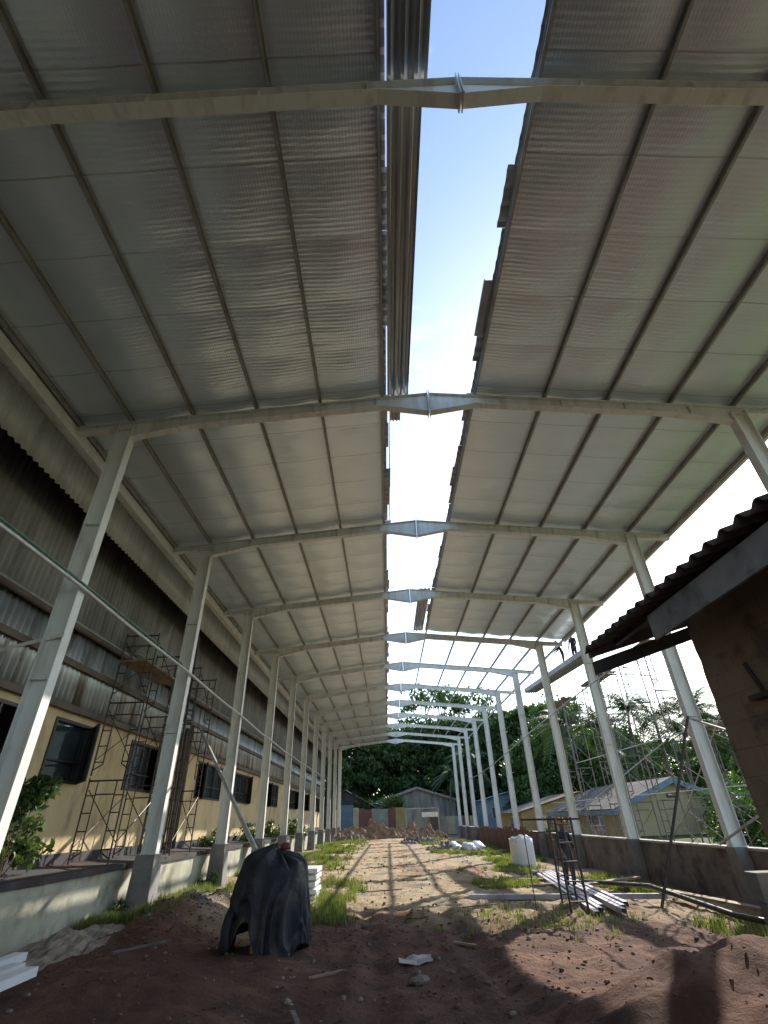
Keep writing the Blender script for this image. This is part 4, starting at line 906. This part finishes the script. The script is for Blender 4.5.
T(TA, -11.5, 90, -1.8, .4, 1.1, 'dark broad tree behind the left factory end, seen beside the last columns', 'tree')
T(TB, -6.0, 91, -1.8, 1.2, 1.12, 'dark dense tree above the dark roofed shed', 'tree')
T(TA, -1, 96, -1.8, 2.2, 1.2, 'dark tree rising between the dark roofed shed and the grey house', 'tree', G)
T(TB, 4.5, 98, -1.8, 3.0, 1.32, 'dark tree straight behind the grey house', 'tree', G)
T(TA, 10.5, 98, -1.8, 4.4, 1.38, 'tall dark tree behind the right end of the grey house', 'tree', G)
T(TD, 9.0, 104, -1.8, .6, 1.6, 'highest airy tree crown at the ridge end of the shed', 'tree')
T(TD, 15.0, 100, -1.8, 2.6, 1.5, 'airy tree crown showing through the farthest bare purlins', 'tree')
T(TB, 16, 93, -1.8, 5.2, 1.3, 'dark tree left of the blue house', 'tree', G)
T(TA, 22, 95, -1.8, .9, 1.45, 'dark tree behind the blue house', 'tree', G)
T(TB, 28, 90, -1.8, 2.7, 1.5, 'dark tree behind the bare purlins, right of the blue house', 'tree', G)
T(TC, 20.5, 72, -1.6, 1.9, 1.15, 'mid green tree over the yellow house seen between the far right columns', 'tree')
T(TD, 24.0, 72, -1.6, 3.3, 1.0, 'tall airy green tree with gaps of sky above the yellow house', 'tree')
T(TC, 28, 68, -1.6, .4, 1.15, 'rounded green tree behind the fourth right column', 'tree')
T(TD, 33, 70, -1.6, 5.0, .62, 'airy tree right of the fourth right column', 'tree')
T(TA, 34, 84, -1.6, 1.4, .9, 'dark tree far behind the palms on the right', 'tree', G)
T(TB, 41, 80, -1.6, 3.4, .85, 'dark tree behind the rightmost palms', 'tree', G)
T(TA, 48, 80, -1.6, 2.4, .9, 'dark tree in the gap left of the hut wall', 'tree', G)
T(TC, 34, 60, -1.6, 2.4, .68, 'low green tree under the palms left of the hut', 'tree')
T(TC, 41, 60, -1.6, 4.4, .74, 'low green tree behind the cream gable, right side', 'tree')
T(TC, 47, 60, -1.6, 5.4, .78, 'low green tree beside the hut wall behind the tall right column', 'tree')
T(TB, -19, 92, -1.8, .4, 1.2, 'dark tree hidden mostly by the factory end', 'tree', G)
PA = make_palm(8, 11, 26, 4.0); PB = make_palm(9.5, 12, 28, 4.3, -1.0)
palms = [(PA, 8.8, 80, 0, .85, 'short palm drooping beside the right end of the grey house'), (PB, 12.5, 84, 1.5, 1.0, 'palm standing just left of the far right columns'),
         (PA, 20.0, 48, 2.2, 1.05, 'palm with drooping fronds behind the yellow house'), (PB, 22.5, 50, 3.1, 1.05, 'palm between the third and fourth right columns'),
         (PA, 25.6, 50, .7, 1.15, 'palm rising above the brown tin roof of the cream house'), (PB, 24.0, 44, 2.9, .74, 'palm standing right behind the blue gable peak'),
         (PA, 29.7, 50, 4.1, 1.2, 'tall palm against white sky left of the tall right column'), (PB, 32.5, 50, 5.0, .92, 'palm partly hidden by the tall right column'),
         (PA, 19.0, 44, 1.4, .72, 'low palm with spreading fronds over the cream house roof'), (PB, 34.5, 48, .3, .85, 'palm between the tall right column and the hut'),
         (PA, 17.0, 52, 5.5, 1.15, 'palm left of the third right column, over the yellow house'), (PB, 28.0, 46, 1.1, .82, 'low palm in front of the tall palm left of the tall right column')]
for i, (p, x, y, rz, s, lb) in enumerate(palms): T(p, x, y, -1.6, rz, s, lb, 'palm tree')
# shrubs
def make_bush(r, h, seed, m, n=26, per=60, leaf=.09, name='shrub'):
    rg = np.random.default_rng(seed); t_ = bpy.data.objects.new(name, None); col.objects.link(t_)
    P, cl = crown_pts(rg, h, r, n, per, 1.9, .08); me = fast_mesh('foliage', leaves(P, leaf, rg), 4, m); o = bpy.data.objects.new('foliage', me); col.objects.link(o); o.parent = t_
    mb = MB()
    for c in cl[:10]: mb.tube([(0, 0, -.1), (c[0]*.4, c[1]*.4, c[2]*.5), tuple(c)], .014, 5, .005)
    mb.build('stem', M['bark'], t_); return t_
B1 = make_bush(.55, 1.55, 21, M['leafA'], 30, 70, .085); place(B1, True, -7.0, 10.75, -.62, 0, 1, 'dark leafy shrub growing on the apron beside the first left column', 'shrub')
B2 = make_bush(.38, .42, 22, M['leafA'], 22, 40, .05)
for i, (x, y, s, lb) in enumerate([(-6.15, 14.2, .8, 'small weed bush at the foot of the second left pedestal'), (-6.0, 20.0, .9, 'small weed bush just before the third left pedestal'), (-6.9, 22.6, 1.1, 'small bush on the apron behind the third left column'),
        (-6.8, 28.5, 1.5, 'small bush on the apron behind the fourth left column'), (-6.8, 34.5, 1.7, 'small bush on the apron behind the fifth left column'), (-6.7, 41, 1.9, 'small bush on the apron behind the sixth left column')]):
    place(B2, i == 0, x, y, -1.75 if i < 2 else -.65, i*1.3, s, lb, 'bush', 'small bushes by the left columns')
B3 = make_bush(1.7, 2.2, 23, M['leafB'], 40, 110, .13)
place(B3, True, -3.6, 77, -.2, 0, 1.1, 'bright green bush over the coloured fence beside the dark shed', 'bush'); 
place(copy_tree(B3), True, .6, 77.5, .1, 2, 1.1, 'bright green bush over the yellow fence panel by the grey house', 'bush')
for i, (x, y, z, s, lb) in enumerate([(18.5, 30, -1.3, .9, 'green bush at the right foot of the cream gable'), (14.2, 22.5, -1.4, .75, 'green bush behind the block wall next to the tall right column'), (21.5, 33, -1.3, 1.2, 'larger green bush right of the cream gable')]):
    place(copy_tree(B3), True, x, y, z, i*2., s, lb, 'bush')
# small weeds on the heap
# grass
def grass(n_t, test, hmin, hmax, blades=9, wd=.012):
    V = []
    c = 0
    while c < n_t:
        r_ = test()
        if r_ is None: continue
        x, y = r_; c += 1; z = gz(x, y)-.01; far = min(3.0, max(1, y/16))
        for _ in range(blades):
            a = random.uniform(0, 6.283); h = random.uniform(hmin, hmax); ln = random.uniform(.1, .6)*h; ox, oy = random.gauss(0, .05), random.gauss(0, .05); w_ = wd*far
            px, py = math.cos(a+1.57)*w_, math.sin(a+1.57)*w_
            V += [(x+ox-px, y+oy-py, z), (x+ox+px, y+oy+py, z), (x+ox+math.cos(a)*ln, y+oy+math.sin(a)*ln, z+h)]
    return V
def mask(x, y, t_=0): return noise.noise(Vector((x*.45, y*.28, 11)))+.35*noise.noise(Vector((x*1.6, y*1.3, 2))) > t_
def tl():
    y = 12.5+(random.random()**1.6)*50; x = -6.25+abs(random.gauss(0, 1.9 if y > 17 else .6))
    return (x, y) if x < -1.9 and mask(x, y, -.08) and not (-5.2 < x < -3.2 and 13 < y < 17) else None
def tr_():
    y = 17+(random.random()**1.3)*45; x = random.uniform(2.6, 8.2); return (x, y) if mask(x, y, .07) else None
def tm():
    y = random.uniform(12.6, 20); x = random.gauss(-1.45, .3); return (x, y) if mask(x*2, y*2, -.05) else None
V = grass(3800, tl, .06, .26) + grass(3600, tr_, .05, .20) + grass(330, tm, .06, .28)
V += grass(130, lambda: (random.gauss(3.0, .9), random.gauss(12.3, .9)), .04, .14) + grass(120, lambda: (random.uniform(5.8, 8.2), random.uniform(9, 12.5)), .08, .3)
me = fast_mesh('grass', V, 3, M['grass']); o = bpy.data.objects.new('grass', me); col.objects.link(o); tag(o, 'bright green grass growing along the columns and beside the bare path', 'grass', kind='stuff')
